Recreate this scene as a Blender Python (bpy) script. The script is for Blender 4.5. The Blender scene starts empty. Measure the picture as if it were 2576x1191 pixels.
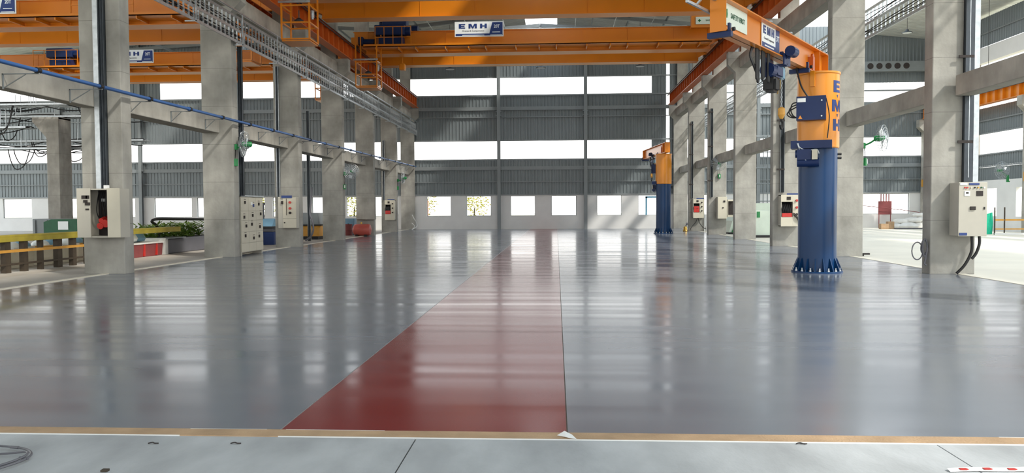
import bpy, bmesh, math, random
from mathutils import Vector, Matrix
random.seed(7)
PI = math.pi
SC = bpy.context.scene
COL = SC.collection

# ------------------------------------------------------------------ camera
def cam_axes(yaw, pitch, roll):
    f = Vector((-math.sin(yaw), math.cos(yaw), 0)); r = Vector((math.cos(yaw), math.sin(yaw), 0)); u = Vector((0, 0, 1))
    f, u = f*math.cos(pitch)+u*math.sin(pitch), u*math.cos(pitch)-f*math.sin(pitch)
    r, u = r*math.cos(roll)-u*math.sin(roll), u*math.cos(roll)+r*math.sin(roll)
    return r, u, f
cr, cu, cf = cam_axes(.0566, -.0364, .0053)
cam = bpy.data.cameras.new('camera'); co = bpy.data.objects.new('camera', cam); COL.objects.link(co)
co.matrix_world = Matrix(((cr.x, cu.x, -cf.x, 0), (cr.y, cu.y, -cf.y, 0), (cr.z, cu.z, -cf.z, 1.55), (0, 0, 0, 1)))
cam.sensor_fit = 'HORIZONTAL'; cam.sensor_width = 36; cam.lens = 36*1972.6/2576
cam.clip_start = .05; cam.clip_end = 1000
SC.camera = co

# ------------------------------------------------------------------ sky, sun, exposure
SKY = 5.0
w = bpy.data.worlds.new('sky'); SC.world = w; w.use_nodes = True
nt = w.node_tree; nt.nodes.clear()
out = nt.nodes.new('ShaderNodeOutputWorld'); bg = nt.nodes.new('ShaderNodeBackground')
tc = nt.nodes.new('ShaderNodeTexCoord'); sp = nt.nodes.new('ShaderNodeSeparateXYZ'); rp = nt.nodes.new('ShaderNodeValToRGB')
rp.color_ramp.elements[0].position = 0; rp.color_ramp.elements[0].color = (1, .97, .92, 1)
rp.color_ramp.elements[1].position = .7; rp.color_ramp.elements[1].color = (.72, .86, 1, 1)
nt.links.new(tc.outputs['Generated'], sp.inputs[0]); nt.links.new(sp.outputs['Z'], rp.inputs[0])
nt.links.new(rp.outputs[0], bg.inputs['Color']); bg.inputs['Strength'].default_value = SKY
nt.links.new(bg.outputs[0], out.inputs[0])
sl = bpy.data.lights.new('sun', 'SUN'); so = bpy.data.objects.new('sun', sl); COL.objects.link(so)
sl.energy = 6.0; sl.angle = math.radians(4); sl.color = (1, .95, .86)
so.rotation_euler = Vector((-1, .75, -1.15)).to_track_quat('-Z', 'Y').to_euler()
SC.view_settings.view_transform = 'Standard'; SC.view_settings.look = 'None'
SC.view_settings.exposure = -0.72; SC.view_settings.gamma = 1; SC.view_settings.use_curve_mapping = False
SC.cycles.max_bounces = 8; SC.cycles.diffuse_bounces = 5; SC.cycles.glossy_bounces = 4
SC.cycles.use_denoising = True
SC.cycles.sample_clamp_indirect = 8

# ------------------------------------------------------------------ materials
def lin(c):
    return tuple(((v/255)/12.92 if v/255 <= .04045 else ((v/255+.055)/1.055)**2.4) for v in c)+(1,)
def mat(name, rgb, rough=.5, metal=0, noise=.12, nscale=3, bump=0, bscale=20, spec=.5, stretch=(1, 1, 1), coat=0):
    m = bpy.data.materials.new(name); m.use_nodes = True
    n = m.node_tree; b = n.nodes['Principled BSDF']
    b.inputs['Roughness'].default_value = rough; b.inputs['Metallic'].default_value = metal
    b.inputs['Specular IOR Level'].default_value = spec
    if coat: b.inputs['Coat Weight'].default_value = coat; b.inputs['Coat Roughness'].default_value = .1
    c = lin(rgb)
    t = n.nodes.new('ShaderNodeTexCoord'); mp = n.nodes.new('ShaderNodeMapping'); mp.inputs['Scale'].default_value = stretch
    n.links.new(t.outputs['Object'], mp.inputs[0])
    nz = n.nodes.new('ShaderNodeTexNoise'); nz.inputs['Scale'].default_value = nscale; nz.inputs['Detail'].default_value = 5
    n.links.new(mp.outputs[0], nz.inputs['Vector'])
    r = n.nodes.new('ShaderNodeValToRGB'); r.color_ramp.elements[0].position = .3; r.color_ramp.elements[1].position = .7
    r.color_ramp.elements[0].color = tuple(x*(1-noise) for x in c[:3])+(1,)
    r.color_ramp.elements[1].color = tuple(min(1, x*(1+noise)) for x in c[:3])+(1,)
    n.links.new(nz.outputs['Fac'], r.inputs[0]); n.links.new(r.outputs[0], b.inputs['Base Color'])
    if bump:
        bz = n.nodes.new('ShaderNodeTexNoise'); bz.inputs['Scale'].default_value = bscale; bz.inputs['Detail'].default_value = 3
        n.links.new(mp.outputs[0], bz.inputs['Vector'])
        bp = n.nodes.new('ShaderNodeBump'); bp.inputs['Strength'].default_value = bump; bp.inputs['Distance'].default_value = .02
        n.links.new(bz.outputs['Fac'], bp.inputs['Height']); n.links.new(bp.outputs[0], b.inputs['Normal'])
    return m
def concrete(name, rgb):
    m = mat(name, rgb, .85, 0, .25, 1.3, .25, 14, .25)
    n = m.node_tree; b = n.nodes['Principled BSDF']
    src = b.inputs['Base Color'].links[0].from_socket
    t = [x for x in n.nodes if x.type == 'TEX_COORD'][0]
    # vertical run-off streaks
    mp = n.nodes.new('ShaderNodeMapping'); mp.inputs['Scale'].default_value = (2.2, 2.2, .5); n.links.new(t.outputs['Object'], mp.inputs[0])
    nz = n.nodes.new('ShaderNodeTexNoise'); nz.inputs['Scale'].default_value = 1.5; nz.inputs['Detail'].default_value = 6; n.links.new(mp.outputs[0], nz.inputs['Vector'])
    r = n.nodes.new('ShaderNodeValToRGB'); r.color_ramp.elements[0].position = .32; r.color_ramp.elements[1].position = .6
    r.color_ramp.elements[0].color = (.74, .74, .73, 1); r.color_ramp.elements[1].color = (1, 1, 1, 1)
    n.links.new(nz.outputs['Fac'], r.inputs[0])
    mx = n.nodes.new('ShaderNodeMix'); mx.data_type = 'RGBA'; mx.blend_type = 'MULTIPLY'; mx.inputs['Factor'].default_value = .55
    n.links.new(src, mx.inputs['A']); n.links.new(r.outputs[0], mx.inputs['B'])
    # pour joints
    s = n.nodes.new('ShaderNodeSeparateXYZ'); n.links.new(t.outputs['Object'], s.inputs[0])
    d = n.nodes.new('ShaderNodeMath'); d.operation = 'PINGPONG'; d.inputs[1].default_value = .61; n.links.new(s.outputs['Z'], d.inputs[0])
    g = n.nodes.new('ShaderNodeMath'); g.operation = 'LESS_THAN'; g.inputs[1].default_value = .006; n.links.new(d.outputs[0], g.inputs[0])
    mx2 = n.nodes.new('ShaderNodeMix'); mx2.data_type = 'RGBA'; mx2.inputs['B'].default_value = lin(tuple(v*.7 for v in rgb))
    k = n.nodes.new('ShaderNodeMath'); k.operation = 'MULTIPLY'; k.inputs[1].default_value = .7; n.links.new(g.outputs[0], k.inputs[0])
    n.links.new(k.outputs[0], mx2.inputs['Factor']); n.links.new(mx.outputs['Result'], mx2.inputs['A'])
    n.links.new(mx2.outputs['Result'], b.inputs['Base Color'])
    return m
def epoxy(name, rgb):
    m = mat(name, rgb, .17, 0, .05, .8, 0, 1, .5)
    n = m.node_tree; b = n.nodes['Principled BSDF']
    t = [x for x in n.nodes if x.type == 'TEX_COORD'][0]
    mp = n.nodes.new('ShaderNodeMapping'); mp.inputs['Scale'].default_value = (.16, 2.2, 1); n.links.new(t.outputs['Object'], mp.inputs[0])
    nz = n.nodes.new('ShaderNodeTexNoise'); nz.inputs['Scale'].default_value = 1.1; nz.inputs['Detail'].default_value = 1; n.links.new(mp.outputs[0], nz.inputs['Vector'])
    r = n.nodes.new('ShaderNodeMapRange'); r.inputs['From Min'].default_value = .35; r.inputs['From Max'].default_value = .65
    r.inputs['To Min'].default_value = .13; r.inputs['To Max'].default_value = .22
    n.links.new(nz.outputs['Fac'], r.inputs['Value']); n.links.new(r.outputs[0], b.inputs['Roughness'])
    bp = n.nodes.new('ShaderNodeBump'); bp.inputs['Strength'].default_value = .05; bp.inputs['Distance'].default_value = .012
    n.links.new(nz.outputs['Fac'], bp.inputs['Height']); n.links.new(bp.outputs[0], b.inputs['Normal'])
    return m
M = {}
M['conc'] = concrete('concrete', (158, 156, 149))
M['concB'] = concrete('beam concrete', (168, 164, 155))
M['epoxy'] = epoxy('grey epoxy paint', (115, 121, 130))
M['epoxyR'] = epoxy('red epoxy paint', (124, 47, 50))
M['apron'] = mat('raw slab', (170, 173, 175), .8, 0, .2, 2.2, .15, 30, .3, (1, .5, 1))
M['slab'] = mat('pale slab', (232, 224, 206), .6, 0, .06, .6, .1, 20, .3)
M['slabL'] = mat('dusty slab', (178, 172, 163), .7, 0, .15, .8, .1, 20, .3)
M['tan'] = mat('tan screed', (176, 148, 118), .9, 0, .15, 4, .3, 60, .2)
M['white'] = mat('white paint', (228, 228, 226), .6, 0, .04, 2)
M['plaster'] = mat('white plaster', (220, 220, 218), .8, 0, .05, 1)
M['clad'] = mat('grey cladding', (116, 124, 127), .42, .25, .06, .7)
M['roof'] = mat('roof sheet', (190, 192, 186), .45, .2, .08, .7)
M['steel'] = mat('grey painted steel', (128, 134, 136), .5, .2, .06, 2)
M['galv'] = mat('galvanised steel', (176, 182, 186), .38, .75, .15, 8)
M['tray'] = mat('dark tray', (64, 70, 76), .5, .5, .15, 6)
M['orange'] = mat('orange crane paint', (214, 126, 22), .32, 0, .05, .8)
M['rust'] = mat('orange red paint', (192, 92, 28), .38, 0, .08, 1.5)
M['sleeve'] = mat('golden orange paint', (224, 140, 26), .3, 0, .04, 2)
M['blue'] = mat('blue crane paint', (8, 52, 94), .3, 0, .06, 2, spec=.3)
M['navy'] = mat('navy enamel', (18, 40, 84), .4, 0, .08, 3, spec=.3)
M['pipe'] = mat('blue pipe paint', (46, 86, 140), .35, 0, .08, 3)
M['black'] = mat('black rubber', (24, 24, 26), .55, 0, .1, 6)
M['dark'] = mat('dark interior', (46, 40, 38), .8, 0, .3, 14)
M['panel'] = mat('panel grey', (196, 190, 172), .45, 0, .04, 3)
M['panelG'] = mat('panel grey side', (176, 172, 160), .45, 0, .04, 3)
M['red'] = mat('red enamel', (186, 40, 32), .4, 0, .1, 6)
M['pink'] = mat('faded red paint', (186, 88, 78), .4, 0, .12, 3)
M['green'] = mat('green enamel', (22, 128, 66), .4, 0, .1, 5)
M['dgreen'] = mat('dark green cover', (16, 84, 52), .5, 0, .15, 5)
M['teal'] = mat('green safety net', (26, 176, 140), .8, 0, .12, 20)
M['yellow'] = mat('olive yellow paint', (168, 152, 52), .5, 0, .12, 4)
M['amber'] = mat('amber paint', (206, 150, 62), .5, 0, .1, 4)
M['brown'] = mat('brown steel', (62, 52, 40), .6, .1, .2, 6)
M['leaf'] = mat('leaf green', (120, 150, 60), .6, 0, .35, 9)
M['leafP'] = mat('pale leaf', (190, 186, 96), .7, 0, .3, 6)
M['bag'] = mat('white sacks', (224, 222, 216), .8, 0, .08, 4)
M['maroon'] = mat('maroon sheet', (128, 62, 62), .6, 0, .1, 5)
M['pale'] = mat('pale green machine paint', (214, 226, 210), .45, 0, .05, 3)
M['lblue'] = mat('light blue paint', (112, 152, 176), .45, 0, .08, 3)
M['dgrey'] = mat('dark grey paint', (92, 92, 98), .5, 0, .08, 3)
M['brass'] = mat('brass', (176, 140, 66), .35, .7, .1, 5)
M['signW'] = mat('sign white', (236, 240, 240), .5, 0, .02, 3)
M['signB'] = mat('sign blue', (26, 54, 116), .45, 0, .04, 3)
M['signG'] = mat('sign pale green', (214, 226, 214), .5, 0, .02, 3)
M['ground'] = mat('yard ground', (196, 186, 160), .9, 0, .15, .2)
M['lens'] = mat('clear plastic', (210, 216, 216), .2, 0, .05, 4)

# ------------------------------------------------------------------ mesh helpers
class MB:
    def __init__(s, o=(0, 0, 0)): s.bm = bmesh.new(); s.o = Vector(o)
    def V(s, p): return s.bm.verts.new(Vector(p)-s.o)
    def F(s, vs):
        try: return s.bm.faces.new(vs)
        except ValueError: return None
    def box(s, x0, x1, y0, y1, z0, z1, b=0):
        v = [s.V((x, y, z)) for z in (z0, z1) for x, y in ((x0, y0), (x1, y0), (x1, y1), (x0, y1))]
        fs = [s.F([v[i] for i in q]) for q in ((3, 2, 1, 0), (4, 5, 6, 7), (0, 1, 5, 4), (1, 2, 6, 5), (2, 3, 7, 6), (3, 0, 4, 7))]
        if b: bmesh.ops.bevel(s.bm, geom=list({e for f in fs for e in f.edges}), offset=b, segments=2, affect='EDGES', profile=.5)
        return s
    def prism(s, pts, axis, a, b):
        # pts: 2D outline, extruded along axis from a to b
        def P(p, t):
            return {'x': (t, p[0], p[1]), 'y': (p[0], t, p[1]), 'z': (p[0], p[1], t)}[axis]
        A = [s.V(P(p, a)) for p in pts]; B = [s.V(P(p, b)) for p in pts]; n = len(pts)
        s.F(A[::-1]); s.F(B)
        for i in range(n): s.F([A[i], A[(i+1) % n], B[(i+1) % n], B[i]])
        return s
    def bar(s, p, q, wd, ht, up=(0, 0, 1)):
        p, q = Vector(p), Vector(q); d = (q-p).normalized(); up = Vector(up)
        if abs(d.dot(up)) > .99: up = Vector((1, 0, 0))
        sd = d.cross(up).normalized(); u = sd.cross(d)
        v = [s.V(c+sd*a*wd/2+u*e*ht/2) for c in (p, q) for a, e in ((-1, -1), (1, -1), (1, 1), (-1, 1))]
        for f in ((3, 2, 1, 0), (4, 5, 6, 7), (0, 1, 5, 4), (1, 2, 6, 5), (2, 3, 7, 6), (3, 0, 4, 7)): s.F([v[i] for i in f])
        return s
    def cyl(s, p, q, r, n=16, r2=None, cap=True):
        p, q = Vector(p), Vector(q); d = (q-p).normalized(); r2 = r if r2 is None else r2
        a = d.orthogonal().normalized(); b = d.cross(a)
        A = [s.V(p+(a*math.cos(t)+b*math.sin(t))*r) for t in [2*PI*i/n for i in range(n)]]
        B = [s.V(q+(a*math.cos(t)+b*math.sin(t))*r2) for t in [2*PI*i/n for i in range(n)]]
        for i in range(n): s.F([A[i], A[(i+1) % n], B[(i+1) % n], B[i]])
        if cap: s.F(A[::-1]); s.F(B)
        return s
    def tube(s, pts, r, n=8, closed=False):
        pts = [Vector(p) for p in pts]
        if not closed and 3 <= len(pts) <= 12:            # round the bends
            P = [pts[0]]+pts+[pts[-1]]; q = []
            for i in range(1, len(P)-2):
                for t in (0, .25, .5, .75):
                    a_, b_, c_, d_ = P[i-1:i+3]
                    q.append(.5*(2*b_+(c_-a_)*t+(2*a_-5*b_+4*c_-d_)*t*t+(3*b_-a_-3*c_+d_)*t**3))
            pts = q+[pts[-1]]
        rings = []; N = len(pts); a = None
        for i, p in enumerate(pts):
            if closed: d = (pts[(i+1) % N]-pts[i-1]).normalized()
            else: d = (pts[min(i+1, N-1)]-pts[max(i-1, 0)]).normalized()
            a = d.orthogonal().normalized() if a is None else (a-d*a.dot(d)).normalized()
            b = d.cross(a)
            rings.append([s.V(p+(a*math.cos(2*PI*k/n)+b*math.sin(2*PI*k/n))*r) for k in range(n)])
        for i in range(N if closed else N-1):
            R, Q = rings[i], rings[(i+1) % N]
            for k in range(n): s.F([R[k], R[(k+1) % n], Q[(k+1) % n], Q[k]])
        if not closed: s.F(rings[0][::-1]); s.F(rings[-1])
        return s
    def lathe(s, prof, c=(0, 0, 0), n=24, ax='z'):
        rings = []
        for r, h in prof:
            ring = []
            for k in range(n):
                x, y = r*math.cos(2*PI*k/n), r*math.sin(2*PI*k/n)
                p = {'z': (x, y, h), 'y': (x, h, y), 'x': (h, x, y)}[ax]
                ring.append(s.V(Vector(c)+Vector(p)))
            rings.append(ring)
        for R, Q in zip(rings, rings[1:]):
            for k in range(n): s.F([R[k], R[(k+1) % n], Q[(k+1) % n], Q[k]])
        s.F(rings[0][::-1]); s.F(rings[-1])
        return s
    def clad(s, o, u, v, nrm, ul, vl, pitch=.25, dep=.035):
        # trapezoid-ribbed sheet: ribs run along v, profile repeats along u
        o, u, v, nrm = Vector(o), Vector(u), Vector(v), Vector(nrm)
        pr = []; t = 0
        while t < ul:
            for a, h in ((0, 0), (.55, 0), (.66, 1), (.89, 1)):
                if t+a*pitch <= ul: pr.append((t+a*pitch, h*dep))
            t += pitch
        pr.append((ul, 0))
        A = [s.V(o+u*a+nrm*h) for a, h in pr]; B = [s.V(o+u*a+nrm*h+v*vl) for a, h in pr]
        for i in range(len(pr)-1): s.F([A[i], A[i+1], B[i+1], B[i]])
        return s
    def build(s, name, m, parent=None, smooth=False):
        bmesh.ops.recalc_face_normals(s.bm, faces=s.bm.faces)
        me = bpy.data.meshes.new(name); s.bm.to_mesh(me); s.bm.free()
        if not isinstance(m, (list, tuple)): m = [m]
        for x in m: me.materials.append(x)
        if smooth:
            for p in me.polygons: p.use_smooth = True
            try: me.set_sharp_from_angle(angle=math.radians(40))
            except Exception: pass
        o = bpy.data.objects.new(name, me); COL.objects.link(o)
        if parent: o.parent = parent
        return o
def tag(o, label, cat, group=None):
    o['label'] = label; o['category'] = cat
    if group: o['group'] = group
    return o
def thing(name, label, cat, loc, group=None, rz=0):
    o = bpy.data.objects.new(name, None); o.empty_display_size = .2; COL.objects.link(o)
    o.location = loc; o.rotation_euler.z = rz
    return tag(o, label, cat, group)
def struct(name, mb, m):
    o = mb.build(name, m); o['kind'] = 'structure'; return o
def copy_tree(o, parent=None):
    c = o.copy(); COL.objects.link(c)
    if parent: c.parent = parent
    for ch in list(o.children): copy_tree(ch, c)
    return c
def text(name, body, size, loc, xdir, up, m, parent, extrude=.003, bold=0, sx=1, align='CENTER', sp=1, bend=None):
    cu_ = bpy.data.curves.new(name, 'FONT'); cu_.body = body; cu_.size = size; cu_.extrude = extrude
    cu_.align_x = align; cu_.align_y = 'CENTER'; cu_.offset = bold; cu_.space_character = sp; cu_.resolution_u = 3
    t = bpy.data.objects.new(name, cu_); COL.objects.link(t)
    me = bpy.data.meshes.new_from_object(t.evaluated_get(bpy.context.evaluated_depsgraph_get()))
    bpy.data.objects.remove(t); bpy.data.curves.remove(cu_)
    me.name = name
    x = Vector(xdir).normalized(); u = Vector(up).normalized(); z = x.cross(u)
    if bend:
        bm = bmesh.new(); bm.from_mesh(me)
        k = -.4
        while k < .4:
            bmesh.ops.bisect_plane(bm, geom=bm.verts[:]+bm.edges[:]+bm.faces[:], plane_co=(k, 0, 0), plane_no=(1, 0, 0)); k += .03
        R, a0 = bend
        for v in bm.verts:
            a = a0+v.co.x*sx/R; rr = R+.002+v.co.z
            v.co = Vector((rr*math.cos(a), rr*math.sin(a), v.co.y))+Vector(loc)
        bm.to_mesh(me); bm.free()
    else:
        for v in me.vertices: v.co = Vector(loc)+x*v.co.x*sx+u*v.co.y+z*v.co.z
    me.materials.clear(); me.materials.append(m)
    o = bpy.data.objects.new(name, me); COL.objects.link(o); o.parent = parent
    return o

GLYPH = {'E': [(-.42, -.5), (.42, -.5), (.42, -.28), (-.12, -.28), (-.12, -.11), (.34, -.11), (.34, .11), (-.12, .11), (-.12, .28), (.42, .28), (.42, .5), (-.42, .5)],
         'H': [(-.44, -.5), (-.16, -.5), (-.16, -.12), (.16, -.12), (.16, -.5), (.44, -.5), (.44, .5), (.16, .5), (.16, .12), (-.16, .12), (-.16, .5), (-.44, .5)],
         'M': [(-.54, -.5), (-.29, -.5), (-.29, .12), (-.08, -.5), (.08, -.5), (.29, .12), (.29, -.5), (.54, -.5), (.54, .5), (.2, .5), (0, -.12), (-.2, .5), (-.54, .5)]}
def letter(ch, h, wd, loc, xd, up, m, parent, bend=None):
    # one painted block letter, 4 mm thick, flat or wrapped round a drum
    x = Vector(xd).normalized(); u = Vector(up).normalized(); z = x.cross(u); loc = Vector(loc)
    bm = bmesh.new(); G = GLYPH[ch]; n = len(G)
    A = [bm.verts.new((p[0], p[1], 0)) for p in G]; B = [bm.verts.new((p[0], p[1], 1)) for p in G]
    fs = [bm.faces.new(A[::-1]), bm.faces.new(B)]
    for i in range(n): bm.faces.new([A[i], A[(i+1) % n], B[(i+1) % n], B[i]])
    bm.normal_update(); bmesh.ops.triangulate(bm, faces=fs)
    if bend:
        k = -.5
        while k < .55:
            bmesh.ops.bisect_plane(bm, geom=bm.verts[:]+bm.edges[:]+bm.faces[:], plane_co=(k, 0, 0), plane_no=(1, 0, 0)); k += .1
    for v in bm.verts:
        if bend:
            R, a0 = bend; a = a0+v.co.x*wd/R; rr = R-.002+v.co.z*.007
            v.co = Vector((rr*math.cos(a), rr*math.sin(a), v.co.y*h))+loc
        else: v.co = loc+x*v.co.x*wd+u*v.co.y*h+z*v.co.z*.004
    bmesh.ops.recalc_face_normals(bm, faces=bm.faces)
    me = bpy.data.meshes.new('letter'); bm.to_mesh(me); bm.free(); me.materials.append(m)
    o = bpy.data.objects.new('letter', me); COL.objects.link(o); o.parent = parent
    return o

# ------------------------------------------------------------------ key dimensions
XL, XR = -10.43, 8.46            # aisle faces of the two column rows
YL = [18.39+6.5*k for k in range(-1, 7)]
YR = [18.27+6.5*k for k in range(-1, 7)]
YW = 57.62                        # end wall
FLY0 = 5.35

# ------------------------------------------------------------------ setting: ground, floors
struct('ground', MB().box(-160, 160, -80, 260, -.6, -.3), M['ground'])
mb = MB()
mb.box(-10.85, -1.94, FLY0, YW, -.2, 0); n1 = len(mb.bm.faces)
mb.box(.07, 9.1, FLY0, YW, -.2, 0); n2 = len(mb.bm.faces)
mb.box(-1.94, .07, FLY0, YW, -.2, 0)
mb.bm.faces.ensure_lookup_table()
for f in mb.bm.faces[n2:]: f.material_index = 1
struct('floor', mb, [M['epoxy'], M['epoxyR']])
mb = MB()
for x0, x1 in ((-30, -.955), (-.945, 2.455), (2.465, 24)): mb.box(x0, x1, -12, 5.19, -.2, -.002)
struct('floor', mb, M['apron'])
struct('floor', MB().box(-30, 24, -12, 5.19, -.25, -.015), M['dark'])
struct('trim_1', MB().box(-10.85, 9.1, 5.19, FLY0, -.2, .004), M['tan'])
mb = MB()                                             # pale paint edges along the screed and beside the red lane
x = -10.8
while x < 9:
    l = random.uniform(.6, 2.5)
    if random.random() < .8: mb.box(x, min(9.1, x+l), 5.188, 5.195, -.01, .0045)
    if random.random() < .5: mb.box(x, min(9.1, x+l*.8), 5.347, 5.353, -.01, .0045)
    x += l
struct('trim_2', mb, M['plaster'])
mb = MB(); mb.box(-1.945, -1.935, FLY0, YW, -.01, .001)
struct('trim_2', mb, M['galv'])
mb = MB(); mb.box(.066, .074, FLY0, YW, -.01, .001)
struct('trim_2', mb, M['brown'])
struct('floor', MB().box(-45, -10.85, 5.19, YW, -.2, -.006), M['slabL'])
struct('floor', MB().box(9.1, 27, 5.19, YW, -.2, -.006), M['slab'])
mb = MB(); mb.box(-11.0, -10.83, 5.3, 57, -.05, .012); mb.box(9.05, 9.25, 5.3, 57, -.05, .008)
struct('trim_3', mb, M['slab'])

# ------------------------------------------------------------------ setting: end wall
WIN = [(-42.2, -39.9), (-37.7, -35.4), (-34.2, -31.8), (-30.3, -27.4), (-27.0, -24.9), (-23.6, -21.8), (-21.2, -19.4), (-18.2, -16.4), (-15.6, -14.0), (-13.6, -11.7),
       (-9.57, -7.77), (-6.62, -4.8), (-3.36, -1.55), (-.36, 1.47), (2.97, 4.76), (5.96, 7.75), (9.7, 11.5), (12.9, 14.7), (15.6, 17.9), (18.9, 20.9), (21.9, 25.2)]
mb = MB(); x = -45
for a, b in WIN+[(27, 27)]:
    mb.box(x, a, YW, YW+.23, -.2, 2.53)
    if b > a:
        mb.box(a, b, YW, YW+.23, -.2, .97); mb.box(a, b, YW, YW+.23, 2.44, 2.53)
    x = b
struct('wall_back', mb, M['plaster'])
for i, (a, b) in enumerate(WIN):
    m_ = MB()
    for p in ((a, a+.035, .97, 2.44), (b-.035, b, .97, 2.44), (a, b, .97, 1.0), (a, b, 2.41, 2.44)): m_.box(p[0], p[1], YW+.12, YW+.17, p[2], p[3])
    struct('window_%d' % (i+1), m_, M['steel'])
def sheets(mb, x0, x1, z0, z1): mb.clad((x0, YW+.1, z0), (1, 0, 0), (0, 0, 1), (0, -1, 0), x1-x0, z1-z0)
mb = MB()
sheets(mb, -45, 27, 2.53, 5.07)
for a, b in ((-45, 7.98), (8.22, 27)):
    sheets(mb, a, b, 6.53, 9.0 if a > 8 else 9.75); sheets(mb, a, b, 10.35 if a > 8 else 11.12, 14.4)
sheets(mb, 6.93, 7.98, 5.07, 6.53); sheets(mb, 6.93, 7.98, 9.75, 11.12)
sheets(mb, -33, -29.7, 9.75, 11.12); sheets(mb, 8.22, 9.2, 5.07, 6.53)
sheets(mb, 8.22, 9.2, 9.0, 10.35)
struct('wall_back', mb, M['clad'])
mb = MB()                                             # girts
for z, h in ((2.53, .1), (5.1, .09), (6.5, .09), (9.78, .1), (11.1, .08), (8.2, .06), (3.47, .06)):
    mb.box(-45, 27, YW-.06, YW+.06, z-h/2, z+h/2)
for z in (8.83, 4.47): mb.box(-45, 27, YW-.08, YW+.06, z-.13, z+.13)
struct('trim_4', mb, M['steel'])
for i, x in enumerate((-37.5, -31.2, -23.6, -16.6, -4.19, 2.14, 14.5, 20.7)):
    mb = MB(); mb.box(x-.12, x+.12, YW-.3, YW-.28, -.05, 14.2); mb.box(x-.12, x+.12, YW-.1, YW-.08, -.05, 14.2); mb.box(x-.01, x+.01, YW-.29, YW-.09, -.05, 14.2)
    for z in (8.6, 8.3, 4.5): mb.box(x-.2, x+.2, YW-.27, YW-.1, z-.05, z+.05)
    struct('trim_%d' % (5+i), mb, M['steel'])

# ------------------------------------------------------------------ setting: right side wall of the far bay
XS = 26.6
mb = MB()
def sside(z0, z1): mb.clad((XS, 30, z0), (0, 1, 0), (0, 0, 1), (-1, 0, 0), YW-30, z1-z0)
sside(3.1, 3.9); sside(4.0, 4.7); sside(6.0, 7.6); sside(11.4, 13.2); sside(8.5, 9.8)
struct('wall_right', mb, M['clad'])
mb = MB(); mb.box(XS-.1, XS+.3, 30, YW, 10.4, 11.35); mb.box(XS-.05, XS+.2, 30, YW, -.2, .9); mb.box(XS-.05, XS+.2, 30, YW, 2.6, 3.1)
for y in range(31, 57, 4): mb.box(XS-.04, XS+.19, y, y+2.0, .9, 2.6)
struct('wall_right', mb, M['plaster'])
mb = MB()
for z in (3.95, 4.7, 6.0, 6.8, 12.2): mb.box(XS-.1, XS-.02, 30, YW, z-.04, z+.04)
struct('trim_13', mb, M['steel'])

# ------------------------------------------------------------------ setting: roofs (ribs run down the slope), skylight slot on each ridge
def roof(name, x0, x1, z0, z1, y0, y1):
    m_ = MB(); d = Vector((x1-x0, 0, z1-z0)); L = d.length; d.normalize()
    m_.clad((x0, y0, z0), (0, 1, 0), d, Vector((-d.z, 0, d.x)), y1-y0, L, .3, .03)
    m_.clad((x0, y0, z0+.06), (0, 1, 0), d, Vector((-d.z, 0, d.x)), y1-y0, L, 6, .0)
    o = struct(name, m_, M['roof'])
roof('ceiling', -11.2, -2.1, 13.5, 14.4, -28, YW+.2)
roof('ceiling', .1, 9.2, 14.4, 13.5, -28, YW+.2)
roof('ceiling', -22.5, -11.2, 14.3, 13.5, -28, YW+.2)
roof('ceiling', -45, -25, 13.0, 14.3, -28, YW+.2)
roof('ceiling', 9.2, 13.2, 13.5, 13.9, -28, YW+.2)
roof('ceiling', 21.0, 27, 13.9, 13.3, -28, YW+.2)
mb = MB()
for y in [YW-.5-2.1667*k*3 for k in range(9)]:
    for x0, z0, x1, z1 in ((-10.8, 13.1, -1, 14.1), (-1, 14.1, 8.8, 13.1), (-10.8, 12.6, -1, 13.2), (-1, 13.2, 8.8, 12.6), (-24, 13.9, -11.2, 13.1), (-40, 13.0, -24, 13.9)):
        mb.bar((x0, y, z0), (x1, y, z1), .16, .22)
for x in (-9, -6.7, -4.4, 2.4, 4.7, 7.0, -14, -18, -21, -28, -33):
    zz = 14.35-abs(x+1)*.099 if x > -11 else 13.3
    mb.bar((x, 4, zz-.15), (x, YW, zz-.15), .07, .16)
struct('trim_14', mb, M['steel'])
mb = MB()
for x in (-7.8, -5.5, -3.2, 1.2, 3.6, 5.9): mb.bar((x, 4, 12.9), (x+.01, YW, 12.9), .03, .03)
for y in (50, 52.5, 55): mb.bar((-10, y, 12.9), (8.2, y+.01, 12.9), .04, .04)
struct('trim_15', mb, M['galv'])

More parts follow.
